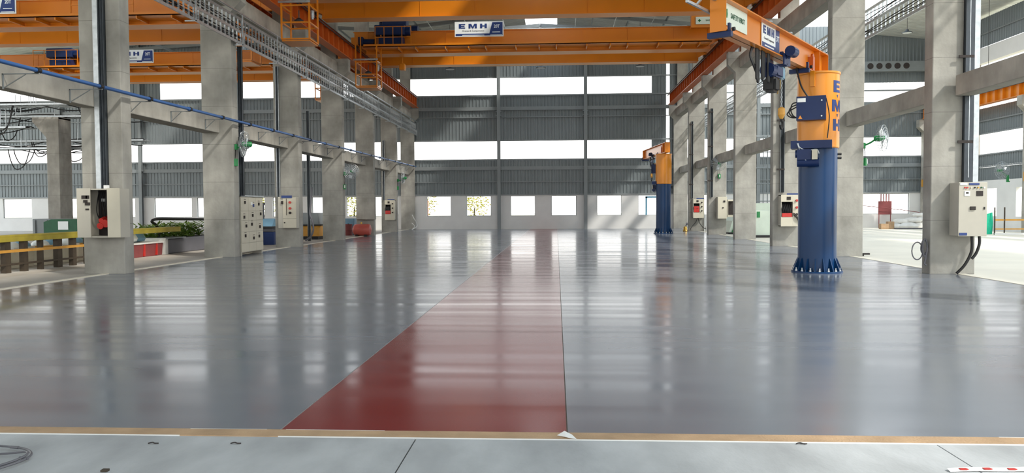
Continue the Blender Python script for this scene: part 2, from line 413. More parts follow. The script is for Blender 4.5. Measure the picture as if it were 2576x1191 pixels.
# ------------------------------------------------------------------ concrete columns
ORD = ['nearest', 'second', 'third', 'fourth', 'fifth', 'sixth', 'farthest']
def column(side, k, y0, dep):
    s = -1 if side == 'left' else 1
    xf = XL if s < 0 else XR; wd = 1.02 if s < 0 else .99
    if k < 0: lab = 'concrete crane column of the %s row standing beside the viewer, before the first electrical box' % side
    else:
        extra = {('left', 0): 'with an open electrical box on its face', ('left', 1): 'beside the tall white switchboard', ('left', 2): 'with a box under a blue nameplate',
                 ('left', 3): 'with a round wall fan', ('left', 4): 'behind the red tank', ('left', 5): 'with a box full of red sockets', ('left', 6): 'against the end wall',
                 ('right', 0): 'carrying a closed grey control box', ('right', 1): 'just behind the big jib crane', ('right', 2): 'with an open box of black wires',
                 ('right', 3): 'bare, with streaks of shadow on top', ('right', 4): 'with a beige box and a wall fan', ('right', 5): 'with a red socket box', ('right', 6): 'behind the small far jib crane'}[(side, k)]
        lab = '%s concrete column of the %s row, %s' % (ORD[k], side, extra)
    r = thing('concrete_column', lab, 'column', (xf+s*wd/2, y0+dep/2, 0), 'concrete columns of the %s row' % side)
    o = r.location
    m_ = MB(o)
    a, b = sorted((xf, xf+s*wd)); m_.box(a, b, y0, y0+dep, -.1, 8.86, .02)
    a, b = sorted((xf+s*.25, xf+s*wd)); m_.box(a, b, y0+.02, y0+dep-.02, 8.8, 13.1, .02)
    m_.build('shaft', M['conc'], r)
    m_ = MB(o)
    m_.prism([(xf+s*.05, 7.85), (xf-s*.34, 8.24), (xf-s*.34, 8.86), (xf+s*.05, 8.86)], 'y', y0-.003, y0+dep+.003)
    m_.build('corbel', M['conc'], r)
    if s < 0:
        m_ = MB(o); m_.prism([(xf-wd+.05, 7.85), (xf-wd-.34, 8.24), (xf-wd-.34, 8.86), (xf-wd+.05, 8.86)], 'y', y0-.003, y0+dep+.003)
        m_.build('corbel', M['conc'], r)
    return r
for k, (yl, yr) in enumerate(zip(YL, YR)):
    column('left', k-1, yl, .43 if k < 7 else .2)
    column('right', k-1, yr, .40 if k < 7 else .2)

# tie beams at about head height between the columns, and upper beams under the crane rails
def beam(side, k, y0, y1, z0, z1, xa, xb, lab, grp):
    m_ = MB(((xa+xb)/2, (y0+y1)/2, z0)); m_.box(xa, xb, y0, y1, z0, z1, .02)
    o = m_.build('concrete_beam', M['concB']); o.location = ((xa+xb)/2, (y0+y1)/2, z0); tag(o, lab, 'beam', grp)
NAMES = ['before the nearest column', 'from the nearest to the second column', 'from the second to the third column', 'from the third to the fourth column',
         'from the fourth to the fifth column', 'from the fifth to the sixth column', 'from the sixth to the farthest column']
for k in range(7):
    beam('left', k, YL[k]+.435, YL[k+1]-.005, 4.02, 4.56, -11.4, -10.86 if k else -11.04, 'low concrete tie beam under the blue pipe, %s of the left row' % NAMES[k], 'low tie beams of the left row')
    beam('right', k, YR[k]+.405, YR[k+1]-(.005 if k else .13), 4.0, 4.46, 8.9, 9.3, 'low concrete tie beam %s of the right row' % NAMES[k], 'low tie beams of the right row')
    beam('left', k, YL[k]+.435, YL[k+1]-.005, 8.1, 8.7, -11.1, -10.6, 'high concrete beam below the orange crane rail, %s of the left row' % NAMES[k], 'high beams of the left row')
    beam('right', k, YR[k]+.405, YR[k+1]-.005, 8.1, 8.7, 8.65, 9.1, 'high concrete beam below the orange crane rail, %s of the right row' % NAMES[k], 'high beams of the right row')

# ------------------------------------------------------------------ crane runways
def runway(x, lab, inner, y0=11.5, y1=57.0, z=8.865, h=.78, m1='rust'):
    r = thing('runway_girder', lab, 'girder', (x, (y0+y1)/2, z)); o = r.location
    m_ = MB(o); m_.box(x-.2, x+.2, y0, y1, z, z+.03); m_.box(x-.2, x+.2, y0, y1, z+h-.03, z+h); m_.box(x-.012, x+.012, y0, y1, z+.03, z+h-.03)
    y = y0+.1
    while y < y1:
        m_.box(x-.18, x+.18, y, y+.02, z+.03, z+h-.03); y += .8125
    m_.build('girder', M[m1], r)
    m_ = MB(o); m_.box(x-.035, x+.035, y0, y1, z+h, z+h+.07); m_.build('rail', M['tray'], r)
    m_ = MB(o); m_.bar((x+inner*.22, y0, z+h-.12), (x+inner*.22, y1, z+h-.12), .03, .05)
    m_.bar((x+inner*.22, y0, z+h-.02), (x+inner*.22, y1, z+h-.02), .02, .03)
    m_.build('conductor_bar', M['black'], r)
runway(-10.2, 'orange crane rail girder along the left column row of the middle hall', 1)
runway(8.2, 'orange crane rail girder along the right column row of the middle hall', -1)
runway(-11.95, 'orange crane rail girder on the outer side of the left column row', -1)
runway(25.9, 'orange girder on the far side wall of the right hall', -1, 38, 57, 7.65, .8, 'orange')

# ------------------------------------------------------------------ overhead travelling cranes
def sign20(parent, o, xc, y, zc, wd, ht, cap='20T'):
    b = MB(o); b.box(xc-wd/2, xc+wd/2, y-.03, y, zc-ht/2, zc+ht/2)
    sg = b.build('sign_board', M['signW'], parent)
    l = Vector((xc, y-.031, zc))-Vector(o); x0 = l.x-wd/2; x1 = l.x+wd/2; z0 = l.z-ht/2; z1 = l.z+ht/2
    b = MB(); e = .02*wd
    b.prism([(x0+e, z0+e), (x1-e, z0+e), (x1-e, z1-e), (x1-.23*wd, z1-e), (x1-.29*wd, z0+.2*ht), (x0+e, z0+.2*ht)], 'y', l.y-.006, l.y)
    b.build('blue_field', M['signB'], sg)
    for i, ch in enumerate('EMH'): letter(ch, .30*ht, .155*wd, (x0+(.15+.22*i)*wd, l.y-.005, z0+.70*ht), (1, 0, 0), (0, 0, 1), M['signB'], sg)
    text('lettering', 'Cranes & Components', .15*ht, (x0+.38*wd, l.y-.008, z0+.39*ht), (1, 0, 0), (0, 0, 1), M['dgrey'], sg, .002, 0, 1.05)
    text('lettering', cap, .3*ht, (x1-.14*wd, l.y-.008, z0+.66*ht), (1, 0, 0), (0, 0, 1), M['signW'], sg, .002, .006*ht, .8)
    for zz, xx, ww in ((.1, .38, .45), (.29, .85, .16), (.1, .85, .24)):
        b = MB(); b.box(x0+wd*(xx-ww/2), x0+wd*(xx+ww/2), l.y-.009, l.y-.006, z0+ht*(zz-.022), z0+ht*(zz+.022))
        b.build('small_print', M['signW'], sg)
def crane(x0, x1, F, lab, cagex, signx, railings, sz=10.4):
    r = thing('bridge_crane', lab, 'crane', ((x0+x1)/2, F+2.5, 9.7)); o = r.location
    zb, zt = 9.45, 10.6
    for nm, ya, yb in (('near_girder', F+1.0, F+1.75), ('far_girder', F+4.25, F+4.85)):
        m_ = MB(o)
        m_.box(x0+.5, x1-.5, ya+.03, yb-.03, zb+.03, zt-.02); m_.box(x0+.5, x1-.5, ya-.06, yb+.06, zb, zb+.03); m_.box(x0-.15, x1+.15, ya-.03, yb+.03, zt-.03, zt)
        m_.prism([(x0-.1, 9.95), (x0+.6, 9.6), (x0+.6, zt), (x0-.1, zt)], 'y', ya, yb); m_.prism([(x1+.1, 9.95), (x1-.6, 9.6), (x1-.6, zt), (x1+.1, zt)], 'y', ya, yb)
        nx = int((x1-x0)/2.3)
        for i in range(1, nx): m_.box(x0+i*2.3, x0+i*2.3+.015, ya+.015, ya+.03, zb+.03, zt-.03)
        m_.build('girder', M['orange'], r)
        m_ = MB(o); m_.box(x0+.3, x1-.3, (ya+yb)/2-.03, (ya+yb)/2+.03, zt, zt+.06); m_.build('rail', M['tray'], r)
    for x in (x0, x1):
        m_ = MB(o); m_.box(x-.17, x+.17, F+.6, F+5.2, 9.86, 10.25, .02); m_.build('end_carriage', M['orange'], r)
        for y in (F+.95, F+4.9):
            m_ = MB(o); m_.cyl((x-.09, y, 9.89), (x+.09, y, 9.89), .165, 20); m_.build('wheel', M['dark'], r)
    # walkway along the near girder, with stub brackets underneath
    m_ = MB(o); m_.box(x0+.6, x1-.6, F, F+.98, 9.62, 9.66); m_.box(x0+.6, x1-.6, F, F+.03, 9.62, 9.76)
    x = x0+1.2; i = 0
    while x < x1-1:
        m_.box(x, x+.05, F+.02, F+.98, 9.5, 9.62); x += (1.15, .85, 1.5)[i % 3]; i += 1
    m_.build('walkway', M['orange'], r)
    m_ = MB(o); xa, xb = railings
    for z in (10.1, 10.62): m_.bar((xa, F+.02, z), (xb, F+.02, z), .03, .03)
    x = xa
    while x <= xb+.01:
        m_.bar((x, F+.02, 9.66), (x, F+.02, 10.64), .03, .03); x += (xb-xa)/4
    m_.build('handrail', M['orange'], r)
    # inspection cage hung under the left end
    c0, c1 = cagex; ca, cb = F-.55, F+.45
    m_ = MB(o)
    for x in (c0, c1):
        for y in (ca, cb): m_.bar((x, y, 7.6), (x, y, 9.64), .055, .055)
        m_.bar((x, cb, 9.6), (x, cb, 10.3), .05, .05)
    for z in (7.6, 8.18, 8.78):
        for p, q in (((c0, ca), (c1, ca)), ((c1, ca), (c1, cb)), ((c0, ca), (c0, cb)), ((c0, cb), (c1, cb))):
            if not (z == 8.78 and p == (c0, cb)): m_.bar((p[0], p[1], z), (q[0], q[1], z), .05, .05)
    cg = m_.build('inspection_cage', M['orange'], r)
    m_ = MB(o); m_.box(c0, c1, ca, cb, 7.52, 7.56); m_.build('cage_floor', M['orange'], cg)
    m_ = MB(o); m_.bar((c0-.1, ca-.04, 8.9), (c1+.05, ca-.04, 8.9), .06, .08); m_.build('conductor_arm', M['galv'], cg)
    m_ = MB(o); xx = c1-.1; m_.cyl((xx, cb-.3, 8.75), (xx, cb-.3, 8.5), .07, 12); m_.cyl((xx, cb-.3, 8.5), (xx, cb-.3, 8.44), .05, 12); m_.build('beacon_lamp', M['galv'], cg)
    m_ = MB(o); xx = (c0+c1)/2; m_.cyl((xx, ca+.4, 8.7), (xx, ca+.4, 8.4), .02, 8); m_.lathe([(.05, 8.42), (.16, 8.34), (.17, 8.3)], (xx, ca+.4, 0), 16); m_.build('lamp_shade', M['tray'], cg)
    # travel motor
    m_ = MB(o); m_.cyl((x0+.35, F+.95, 10.05), (x0+.95, F+.95, 10.05), .17, 16); m_.box(x0+.15, x0+.4, F+.75, F+1.0, 9.9, 10.3, .02); m_.build('travel_motor', M['navy'], r)
    if signx is not None: sign20(r, o, signx, F-.03, sz, 2.42, .74)
    return r
def safety(parent, o, c, xd, wd, ht):
    # pale board reading SAFETY FIRST; xd is the reading direction
    c = Vector(c); xd = Vector(xd).normalized(); up = Vector((0, 0, 1)); nz = xd.cross(up); l = c-Vector(o)
    b = MB(); b.bar(l-xd*wd/2, l+xd*wd/2, .02, ht); sg = b.build('sign_board', M['signG'], parent)
    f = l+nz*.012
    b = MB(); k = ht*.13; p = f-xd*wd*.38+nz*.004
    b.bar(p-xd*k*1.5, p+xd*k*1.5, .006, k); b.bar(p-up*k*1.5, p+up*k*1.5, .006, k); b.build('cross_emblem', M['green'], sg)
    text('lettering', 'SAFETY FIRST', .34*ht, f+xd*wd*.10+nz*.003, xd, up, M['dgreen'], sg, .002, .002*ht, (wd*.70)/(.34*ht*7.3))
def hoist(x, F, lab, grp=None):
    # trolley hoist standing on the two crane girders
    r = thing('trolley_hoist', lab, 'hoist', (x, F+2.9, 10.66), grp); o = r.location
    m_ = MB(o); m_.box(x-.75, x-.6, F+1.1, F+4.8, 10.68, 10.9, .01); m_.box(x+.6, x+.75, F+1.1, F+4.8, 10.68, 10.9, .01); m_.box(x-.75, x+.75, F+1.15, F+1.3, 10.68, 10.85); m_.build('trolley_frame', M['navy'], r)
    m_ = MB(o); m_.cyl((x-.8, F+2.9, 10.85), (x+.7, F+2.9, 10.85), .32, 20); m_.build('rope_drum', M['navy'], r, True)
    m_ = MB(o); m_.box(x-.6, x+.65, F+1.2, F+1.9, 10.75, 11.6, .04); m_.build('control_cabinet', M['navy'], r)
    m_ = MB(o); m_.box(x-.95, x-.35, F+2.0, F+2.7, 10.75, 11.35, .06); m_.cyl((x+.7, F+2.4, 10.95), (x+1.05, F+2.4, 10.95), .24, 18); m_.build('motor', M['navy'], r)
    m_ = MB(o)
    for dy in (0, .14): m_.cyl((x+.1, F+2.85+dy, 10.6), (x+.1, F+2.85+dy, 9.3), .012, 6)
    m_.box(x-.05, x+.25, F+2.7, F+3.15, 8.95, 9.3, .05); m_.build('hook_block', M['sleeve'], r)
c1 = crane(-10.2, 8.2, 28.15, 'nearest orange double girder bridge crane across the top of the middle hall', (-9.72, -8.72), None, (-8.5, -4.5))
c2 = crane(-10.2, 8.2, 39.0, 'second orange bridge crane of the middle hall with a blue and white 20T sign', (-9.85, -8.8), -3.78, (-9.0, -7.2))
safety(c2, c2.location, (7.55, 38.95, 10.62), (1, 0, 0), 1.5, .36)
m_ = MB(c2.location); m_.box(6.6, 8.2, 39.0, 39.3, 10.3, 11.0); m_.build('end_cabinet', M['orange'], c2)
c3 = crane(-34.6, -11.95, 31.9, 'nearest orange bridge crane of the left hall behind the first column', (-13.2, -12.3), -23.7, (-20.2, -17.5), 10.15)
c4 = crane(-34.6, -11.95, 43.2, 'farther orange bridge crane of the left hall with a 20T sign beside the first column', (-13.2, -12.3), -23.75, (-29.6, -27), 10.18)
hoist(-8.3, 39.0, 'navy blue trolley hoist on the second bridge crane of the middle hall')
def cab(x, F, z, lab):
    r = thing('hoist_machine', lab, 'hoist', (x, F, z)); o = r.location
    m_ = MB(o); m_.box(x-.62, x+.62, F-.55, F, z+.02, z+.55, .03); m_.build('lower_housing', M['navy'], r)
    m_ = MB(o); m_.box(x-.85, x+.7, F-.5, F+.1, z+.62, z+1.15, .05); m_.cyl((x+.7, F-.2, z+.85), (x+.95, F-.2, z+.85), .22, 16); m_.build('motor', M['navy'], r)
    m_ = MB(o)
    for dx in (-.5, .5): m_.box(x+dx-.05, x+dx+.05, F-.4, F-.1, z, z+.7)
    m_.build('frame', M['tray'], r)
cab(-8.3, 39.95, 9.68, 'navy hoist machinery standing on the walkway of the second bridge crane, behind the rails')
cab(-28.3, 44.15, 9.68, 'navy hoist machinery on the farther bridge crane of the left hall')

# ------------------------------------------------------------------ slewing jib cranes
def jib(cx, cy, ud, lab, near, dv=(-.35, -.94), off=0):
    u = Vector((ud[0], ud[1], 0)).normalized()         # from the arm tip towards the pillar
    r = thing('jib_crane', lab, 'crane', (cx, cy, 0), 'jib cranes')
    m_ = MB(); m_.lathe([(.575, 0), (.575, .03), (.56, .04), (.3, .04)], n=40); m_.build('base_plate', M['blue'], r)
    for k in range(16):
        a = 2*PI*k/16; ca, sa = math.cos(a), math.sin(a)
        m_ = MB(); t = .012; nx, ny = -sa*t, ca*t
        P = [(.425, .04), (.55, .04), (.545, .08), (.44, .34), (.425, .34)]
        A = [m_.V((p*ca+nx, p*sa+ny, z)) for p, z in P]; B = [m_.V((p*ca-nx, p*sa-ny, z)) for p, z in P]
        m_.F(A[::-1]); m_.F(B)
        for i in range(5): m_.F([A[i], A[(i+1) % 5], B[(i+1) % 5], B[i]])
        m_.build('gusset', M['blue'], r)
        a += PI/16
        m_ = MB(); p = (.515*math.cos(a), .515*math.sin(a)); m_.cyl((p[0], p[1], .04), (p[0], p[1], .12), .017, 8); m_.cyl((p[0], p[1], .04), (p[0], p[1], .07), .032, 6); m_.build('anchor_bolt', M['galv'], r)
    m_ = MB(); m_.cyl((0, 0, .03), (0, 0, 3.0), .43, 48); m_.build('pillar', M['blue'], r, True)
    m_ = MB(); m_.lathe([(.445, 2.9), (.465, 2.92), (.465, 4.59), (.485, 4.61), (.485, 4.65), (.1, 4.66)], n=48); sl_ = m_.build('rotating_sleeve', M['sleeve'], r, True)
    # slewing drive on the side that faces the hall
    d = Vector((dv[0], dv[1], 0)).normalized(); s = Vector((d.y, -d.x, 0))      # s points to the image left
    if near and s.x > 0: s = -s
    def bx(mm, a0, a1, b0, b1, z0, z1):
        vs = [mm.V(d*a+s*b+Vector((0, 0, z))) for z in (z0, z1) for a, b in ((a0, b0), (a1, b0), (a1, b1), (a0, b1))]
        for f in ((3, 2, 1, 0), (4, 5, 6, 7), (0, 1, 5, 4), (1, 2, 6, 5), (2, 3, 7, 6), (3, 0, 4, 7)): mm.F([vs[i] for i in f])
    m_ = MB(); bx(m_, .2, .62, -.32, .56, 2.88, 3.06); m_.build('slewing_bracket', M['navy'], r)
    m_ = MB(); bx(m_, .44, .66, .12, .42, 2.62, 2.86); p = d*.56+Vector((0, 0, 2.56)); m_.cyl(p+s*.42, p-s*.05, .1, 16); m_.cyl(p+s*.46+Vector((0, 0, .2)), p+s*.3+Vector((0, 0, .2)), .09, 14); m_.build('slewing_motor', M['navy'], r)
    m_ = MB(); bx(m_, .62, .68, -.02, .1, 2.62, 2.84); m_.build('terminal_box', M['panel'], r)
    m_ = MB(); q = d*.64+Vector((0, 0, 3.0))
    m_.tube([q+s*.4, q+s*.36+Vector((0, 0, -.1)), q+s*.2+Vector((0, 0, -.17)), q+Vector((0, 0, -.15)), q-s*.05+Vector((0, 0, -.25))], .012, 6)
    m_.tube([q+s*.42, q+s*.3+Vector((0, 0, -.3)), q+s*.2+Vector((0, 0, -.42))], .01, 6); m_.build('cable', M['galv'], r)
    m_ = MB()
    for z in (2.68, 2.77): m_.cyl((.43, -.05, z), (.52, -.05, z), .03, 10)
    m_.build('limit_switch', M['black'], r)
    # control box on the sleeve
    cb = MB(); bx(cb, .40, .68, -.19, .44, 3.52, 4.06); c_ = cb.build('control_box', M['navy'], sl_)
    cb = MB(); bx(cb, .68, .686, .24, .42, 3.93, 4.02); cb.build('rating_plate', M['signW'], c_)
    cb = MB(); p = d*.685; A = [p+s*.40+Vector((0, 0, 3.55)), p+s*.31+Vector((0, 0, 3.55)), p+s*.355+Vector((0, 0, 3.63))]
    vs = [cb.V(a) for a in A]+[cb.V(a+d*.004) for a in A]; cb.F(vs[:3]); cb.F(vs[3:])
    for i in range(3): cb.F([vs[i], vs[(i+1) % 3], vs[3+(i+1) % 3], vs[3+i]])
    cb.build('warning_label', M['sleeve'], c_)
    for zz in (3.6, 3.95):
        cb = MB(); p = d*.68-s*.1+Vector((0, 0, zz)); cb.cyl(p, p+d*.012, .018, 10); cb.build('lock', M['galv'], c_)
    cb = MB()
    for k in range(3):
        q = d*.5+s*.44
        cb.tube([q+Vector((0, 0, 3.95-.05*k)), q+s*(.1+.03*k)+Vector((0, 0, 3.92-.08*k)), q+s*(.13+.04*k)+Vector((0, 0, 3.78-.05*k)), q+s*(.08+.02*k)+Vector((0, 0, 3.65-.02*k)), q+Vector((0, 0, 3.6))], .014, 6)
    cb.tube([d*.6+Vector((0, 0, 4.06))+s*.2, d*.62+s*.34+Vector((0, 0, 4.3)), d*.8+s*.42+Vector((0, 0, 4.62)), d*.95+s*.45+Vector((0, 0, 4.78))], .02, 8)
    cb.tube([d*.66-s*.19+Vector((0, 0, 4.0)), d*.6-s*.26+Vector((0, 0, 3.6)), d*.56-s*.22+Vector((0, 0, 3.1))], .012, 6)
    cb.build('control_cable', M['black'], c_)
    if near:
        a0 = math.radians(-47)
        for ch, z in (('E', 4.3), ('M', 3.86), ('H', 3.42)):
            letter(ch, .27, .33, (0, 0, z), (1, 0, 0), (0, 0, 1), M['signB'], sl_, (.465, a0))
        for z in (4.08, 3.64):
            cb = MB(); A = []
            for a, h in ((a0-.07, .03), (a0+.07, .03), (a0, -.04)):
                for rr in (.464, .469): A.append(cb.V((rr*math.cos(a), rr*math.sin(a), z+h)))
            cb.F([A[0], A[2], A[4]]); cb.F([A[1], A[3], A[5]]); cb.F([A[0], A[1], A[3], A[2]]); cb.F([A[2], A[3], A[5], A[4]]); cb.F([A[4], A[5], A[1], A[0]])
            cb.build('marker', M['signB'], sl_)
    # arm: welded I-beam lying across the sleeve
    n = Vector((u.y, -u.x, 0)); L0, L1, zb, zt = -5.62, 1.02, 4.68, 5.26
    def B(mm, s0, s1, n0, n1, z0, z1):
        vs = [mm.V(u*a+n*b+Vector((0, 0, z))) for z in (z0, z1) for a, b in ((s0, n0), (s1, n0), (s1, n1), (s0, n1))]
        for f in ((3, 2, 1, 0), (4, 5, 6, 7), (0, 1, 5, 4), (1, 2, 6, 5), (2, 3, 7, 6), (3, 0, 4, 7)): mm.F([vs[i] for i in f])
    m_ = MB(); B(m_, L0, L1, -.15, .15, zb, zb+.025); B(m_, L0, L1, -.15, .15, zt-.025, zt); B(m_, L0, L1, -.01, .01, zb, zt)
    B(m_, L0-.015, L0, -.15, .15, zb-.01, zt+.005); B(m_, L1-.015, L1, -.15, .15, zb, zt); B(m_, .3, .32, -.14, .14, zb, zt); B(m_, -.35, -.33, -.14, .0, zb, zt)
    arm = m_.build('arm', M['orange'], r); arm.location = n*off
    m_ = MB(); B(m_, -.2, -.06, .012, .13, zb+.02, zb+.36); m_.cyl(u*-.13+n*.07+Vector((0, 0, zb+.36)), u*-.13+n*.12+Vector((0, 0, zb+.361)), .07, 16)
    m_.build('stiffener', M['rust'], arm)
    m_ = MB(); B(m_, -.5, -.46, -.05, .05, 4.3, 4.66); m_.build('arm_gusset', M['sleeve'], sl_)
    for s0 in (L0+.03, -.85):
        m_ = MB(); B(m_, s0, s0+.1, -.22, .22, zb-.1, zb-.005); B(m_, s0, s0+.08, .16, .2, zb-.02, zb+.13); m_.build('end_stop', M['navy'], arm)
        m_ = MB(); p = u*(s0+.05)+n*.23+Vector((0, 0, zb+.02)); m_.cyl(p, p+n*.05, .035, 10); m_.build('rubber_buffer', M['black'], arm)
    # festoon rails carried beyond the tip and over the top flange
    m_ = MB()
    for z, k in ((5.06, .2), (5.24, .05)):
        p = Vector((0, 0, z)); m_.bar(u*(L0-.9)-n*k+p, u*(-.9)-n*k+p, .045, .045)
    for s0 in (L0-.85, L0-.5, -4, -2.4): m_.bar(u*s0-n*.22+Vector((0, 0, 5.05)), u*s0-n*.0+Vector((0, 0, 5.26)), .04, .03)
    m_.build('festoon_rail', M['galv'], arm)
    for s0 in (-3.2, -1.9):
        m_ = MB(); m_.bar(u*s0+n*.16+Vector((0, 0, zt+.02)), u*s0-n*.55+Vector((0, 0, zt+.03)), .06, .03); m_.build('rail_bracket', M['galv'], arm)
    if near:
        safety(arm, (0, 0, 0), u*(L0+.73)+n*.026+Vector((0, 0, 5.04)), u, 1.24, .40)
        # maker's board with the load figure
        c = u*(L0+2.72)+n*.03+Vector((0, 0, 5.0)); wd, ht = 1.08, .50
        m_ = MB(); m_.bar(c-u*wd/2, c+u*wd/2, .02, ht); sg = m_.build('sign_board', M['signW'], arm)
        f = c+n*.012
        m_ = MB(); m_.bar(f-u*wd*.49-Vector((0, 0, ht*.38)), f+u*wd*.49-Vector((0, 0, ht*.38)), .006, ht*.22);
        m_.bar(f+u*wd*.27, f+u*wd*.49, .0055, ht*.97); m_.build('blue_field', M['signB'], sg)
        for i, ch in enumerate('EMH'): letter(ch, .32*ht, .17*wd, f+u*wd*(-.37+.235*i)+n*.002+Vector((0, 0, ht*.24)), u, (0, 0, 1), M['signB'], sg)
        text('lettering', 'Cranes & Components', .13*ht, f-u*wd*.12+n*.004-Vector((0, 0, ht*.1)), u, (0, 0, 1), M['dgrey'], sg, .002, 0, 1.0)
        text('lettering', '3T', .34*ht, f+u*wd*.38+n*.004+Vector((0, 0, ht*.1)), u, (0, 0, 1), M['signW'], sg, .002, .006*ht, 1)
        m_ = MB(); m_.bar(f+n*.004+u*-.36*wd-Vector((0, 0, ht*.38)), f+n*.004+u*.16*wd-Vector((0, 0, ht*.38)), .004, ht*.05)
        m_.build('small_print', M['signW'], sg)
    # black festoon cable loops
    m_ = MB()
    for k in range(9):
        s0 = -3.75+.085*k; dp = (.62, .52, .66, .3, .6, .55, .35, .5, .6)[k]; wdt = .07+.02*(k % 3)
        pts = [u*(s0+wdt*t)-n*(.02*(k % 4)-.03)+Vector((0, 0, 4.70-dp*(1-(2*t-1)**4))) for t in [i/10 for i in range(11)]]
        m_.tube(pts, .022, 6)
    for k in range(3): m_.tube([u*(-3.9+.05*k)+Vector((0, 0, 4.7)), u*(-4.02+.02*k)+Vector((0, 0, 4.5)), u*(-3.85+.05*k)+Vector((0, 0, 4.35)), u*(-3.65)+Vector((0, 0, 4.2))], .016, 6)
    m_.build('festoon_cable', M['black'], arm)
    # electric chain hoist hung from the lower flange: runs along the arm, a thing of its own
    h = thing('chain_hoist', 'navy electric chain hoist with orange hook block under the arm of the big jib crane' if near else 'small dark chain hoist under the arm of the far jib crane', 'hoist', Vector((cx, cy, 0))+u*-2.62+n*off+Vector((0, 0, 4.66)))
    def H(p): return p
    def B2(mm, s0, s1, n0, n1, z0, z1, b=0):
        vs = [mm.V(u*a+n*b_+Vector((0, 0, z))) for z in (z0, z1) for a, b_ in ((s0, n0), (s1, n0), (s1, n1), (s0, n1))]
        fs = [mm.F([vs[i] for i in f]) for f in ((3, 2, 1, 0), (4, 5, 6, 7), (0, 1, 5, 4), (1, 2, 6, 5), (2, 3, 7, 6), (3, 0, 4, 7))]
        if b: bmesh.ops.bevel(mm.bm, geom=list({e for f in fs for e in f.edges}), offset=b, segments=2, affect='EDGES')
    zz = Vector((0, 0, 1))
    m_ = MB(); B2(m_, .1, .5, .17, .20, -.14, .09); B2(m_, .1, .5, -.20, -.17, -.14, .09); B2(m_, .25, .35, -.2, .2, -.16, -.1)
    for a in (.17, .43):
        for b_ in (-.12, .12): m_.cyl(u*a+n*(b_-.03)+zz*.085, u*a+n*(b_+.03)+zz*.085, .055, 14)
    m_.build('trolley', M['navy'], h)
    m_ = MB(); p = u*.28+n*.3+zz*.13; m_.cyl(p-u*.14, p+u*.14, .11, 18); m_.cyl(p+u*.14, p+u*.2, .085, 14);
    m_.cyl(p-zz*.02, p-n*.1-zz*.1, .06, 10); m_.build('travel_motor', M['navy'], h, True)
    m_ = MB(); p = u*-.02-zz*.3; B2(m_, -.18, .24, -.14, .14, -.42, -.17, .04); m_.cyl(p-u*.38, p-u*.14, .15, 20); m_.build('hoist_body', M['navy'], h)
    m_ = MB(); B2(m_, .25, .42, -.1, .12, -.42, -.16, .02); m_.build('brake_cover', M['lblue'], h)
    m_ = MB(); B2(m_, -.3, .05, -.13, .14, -.74, -.43, .05); m_.build('chain_bag', M['black'], h)
    m_ = MB()
    for k in range(4): m_.cyl(u*(.2+.05*k)+n*(.03*(k % 2))-zz*.4, u*(.18+.05*k)+n*(.03*(k % 2))-zz*(.62+.05*(k % 3)), .013, 6)
    m_.build('pull_cord', M['brass'], h)
    m_ = MB()
    for k in range(13):
        c = u*.02+n*.0-zz*(.45+.048*k)+n*.17
        ax = u if k % 2 else n
        m_.tube([c+ax*.014*math.cos(t)+zz*.03*math.sin(t) for t in [2*PI*i/8 for i in range(8)]], .006, 5, True)
    m_.build('chain', M['galv'], h)
    m_ = MB(); c = u*.02+n*.17; m_.lathe([(.03, -1.04), (.07, -1.07), (.075, -1.2), (.04, -1.27), (.02, -1.29)], c, 14); m_.build('hook_block', M['amber'], h)
    m_ = MB(); c = u*.02+n*.17-zz*1.4
    m_.tube([c+zz*.13, c+zz*.09]+[c+u*.075*math.cos(t)+zz*.085*math.sin(t) for t in [PI*.5-.25*i for i in range(19)]], .026, 8); m_.build('hook', M['black'], h)
    return r
jib(6.14, 18.86, (.549, .836), 'large blue and orange jib crane standing in front of the right columns', True, off=-.2)
jib(6.26, 46.35, (.08, -1), 'small distant blue and orange jib crane near the end wall', False, (-.9, .3))

# ------------------------------------------------------------------ pipe, cable ladders, vertical trays
r = thing('air_pipe', 'long blue compressed air pipe running along the left columns', 'pipe', (-10.3, 34, 4.5)); o = r.location
def pz(y): return 4.33+(y-14)*.0068
m_ = MB(o); m_.tube([(-10.3, y, pz(y)) for y in (11, 14, 20, 28, 36, 44, 52, 57.3)], .042, 12); m_.build('pipe', M['pipe'], r, True)
y = 13.0; i = 0
while y < 57:
    if abs(((y-18.39) % 6.5)-.2) > .35:
        m_ = MB(o); z = pz(y); xb = -10.855 if y > 18.3 else -11.035; m_.bar((xb, y, z-.06), (-10.26, y, z-.06), .03, .02); m_.bar((xb+.01, y, z-.05), (xb+.01, y, z-.36), .03, .02); m_.bar((xb+.01, y, z-.34), (-10.55, y, z-.07), .02, .015)
        b = m_.build('bracket', M['steel'], r)
        m_ = MB(o); m_.cyl((-10.3, y-.05, pz(y-.05)), (-10.3, y+.05, pz(y+.05)), .062, 12); m_.build('clamp', M['black'], b)
    y += 2.1667
for y in (21.6, 28.0, 34.6, 41, 47.6, 54): m_ = MB(o); m_.cyl((-10.3, y-.07, pz(y)), (-10.3, y+.07, pz(y)), .054, 12); m_.build('coupling', M['pipe'], r)

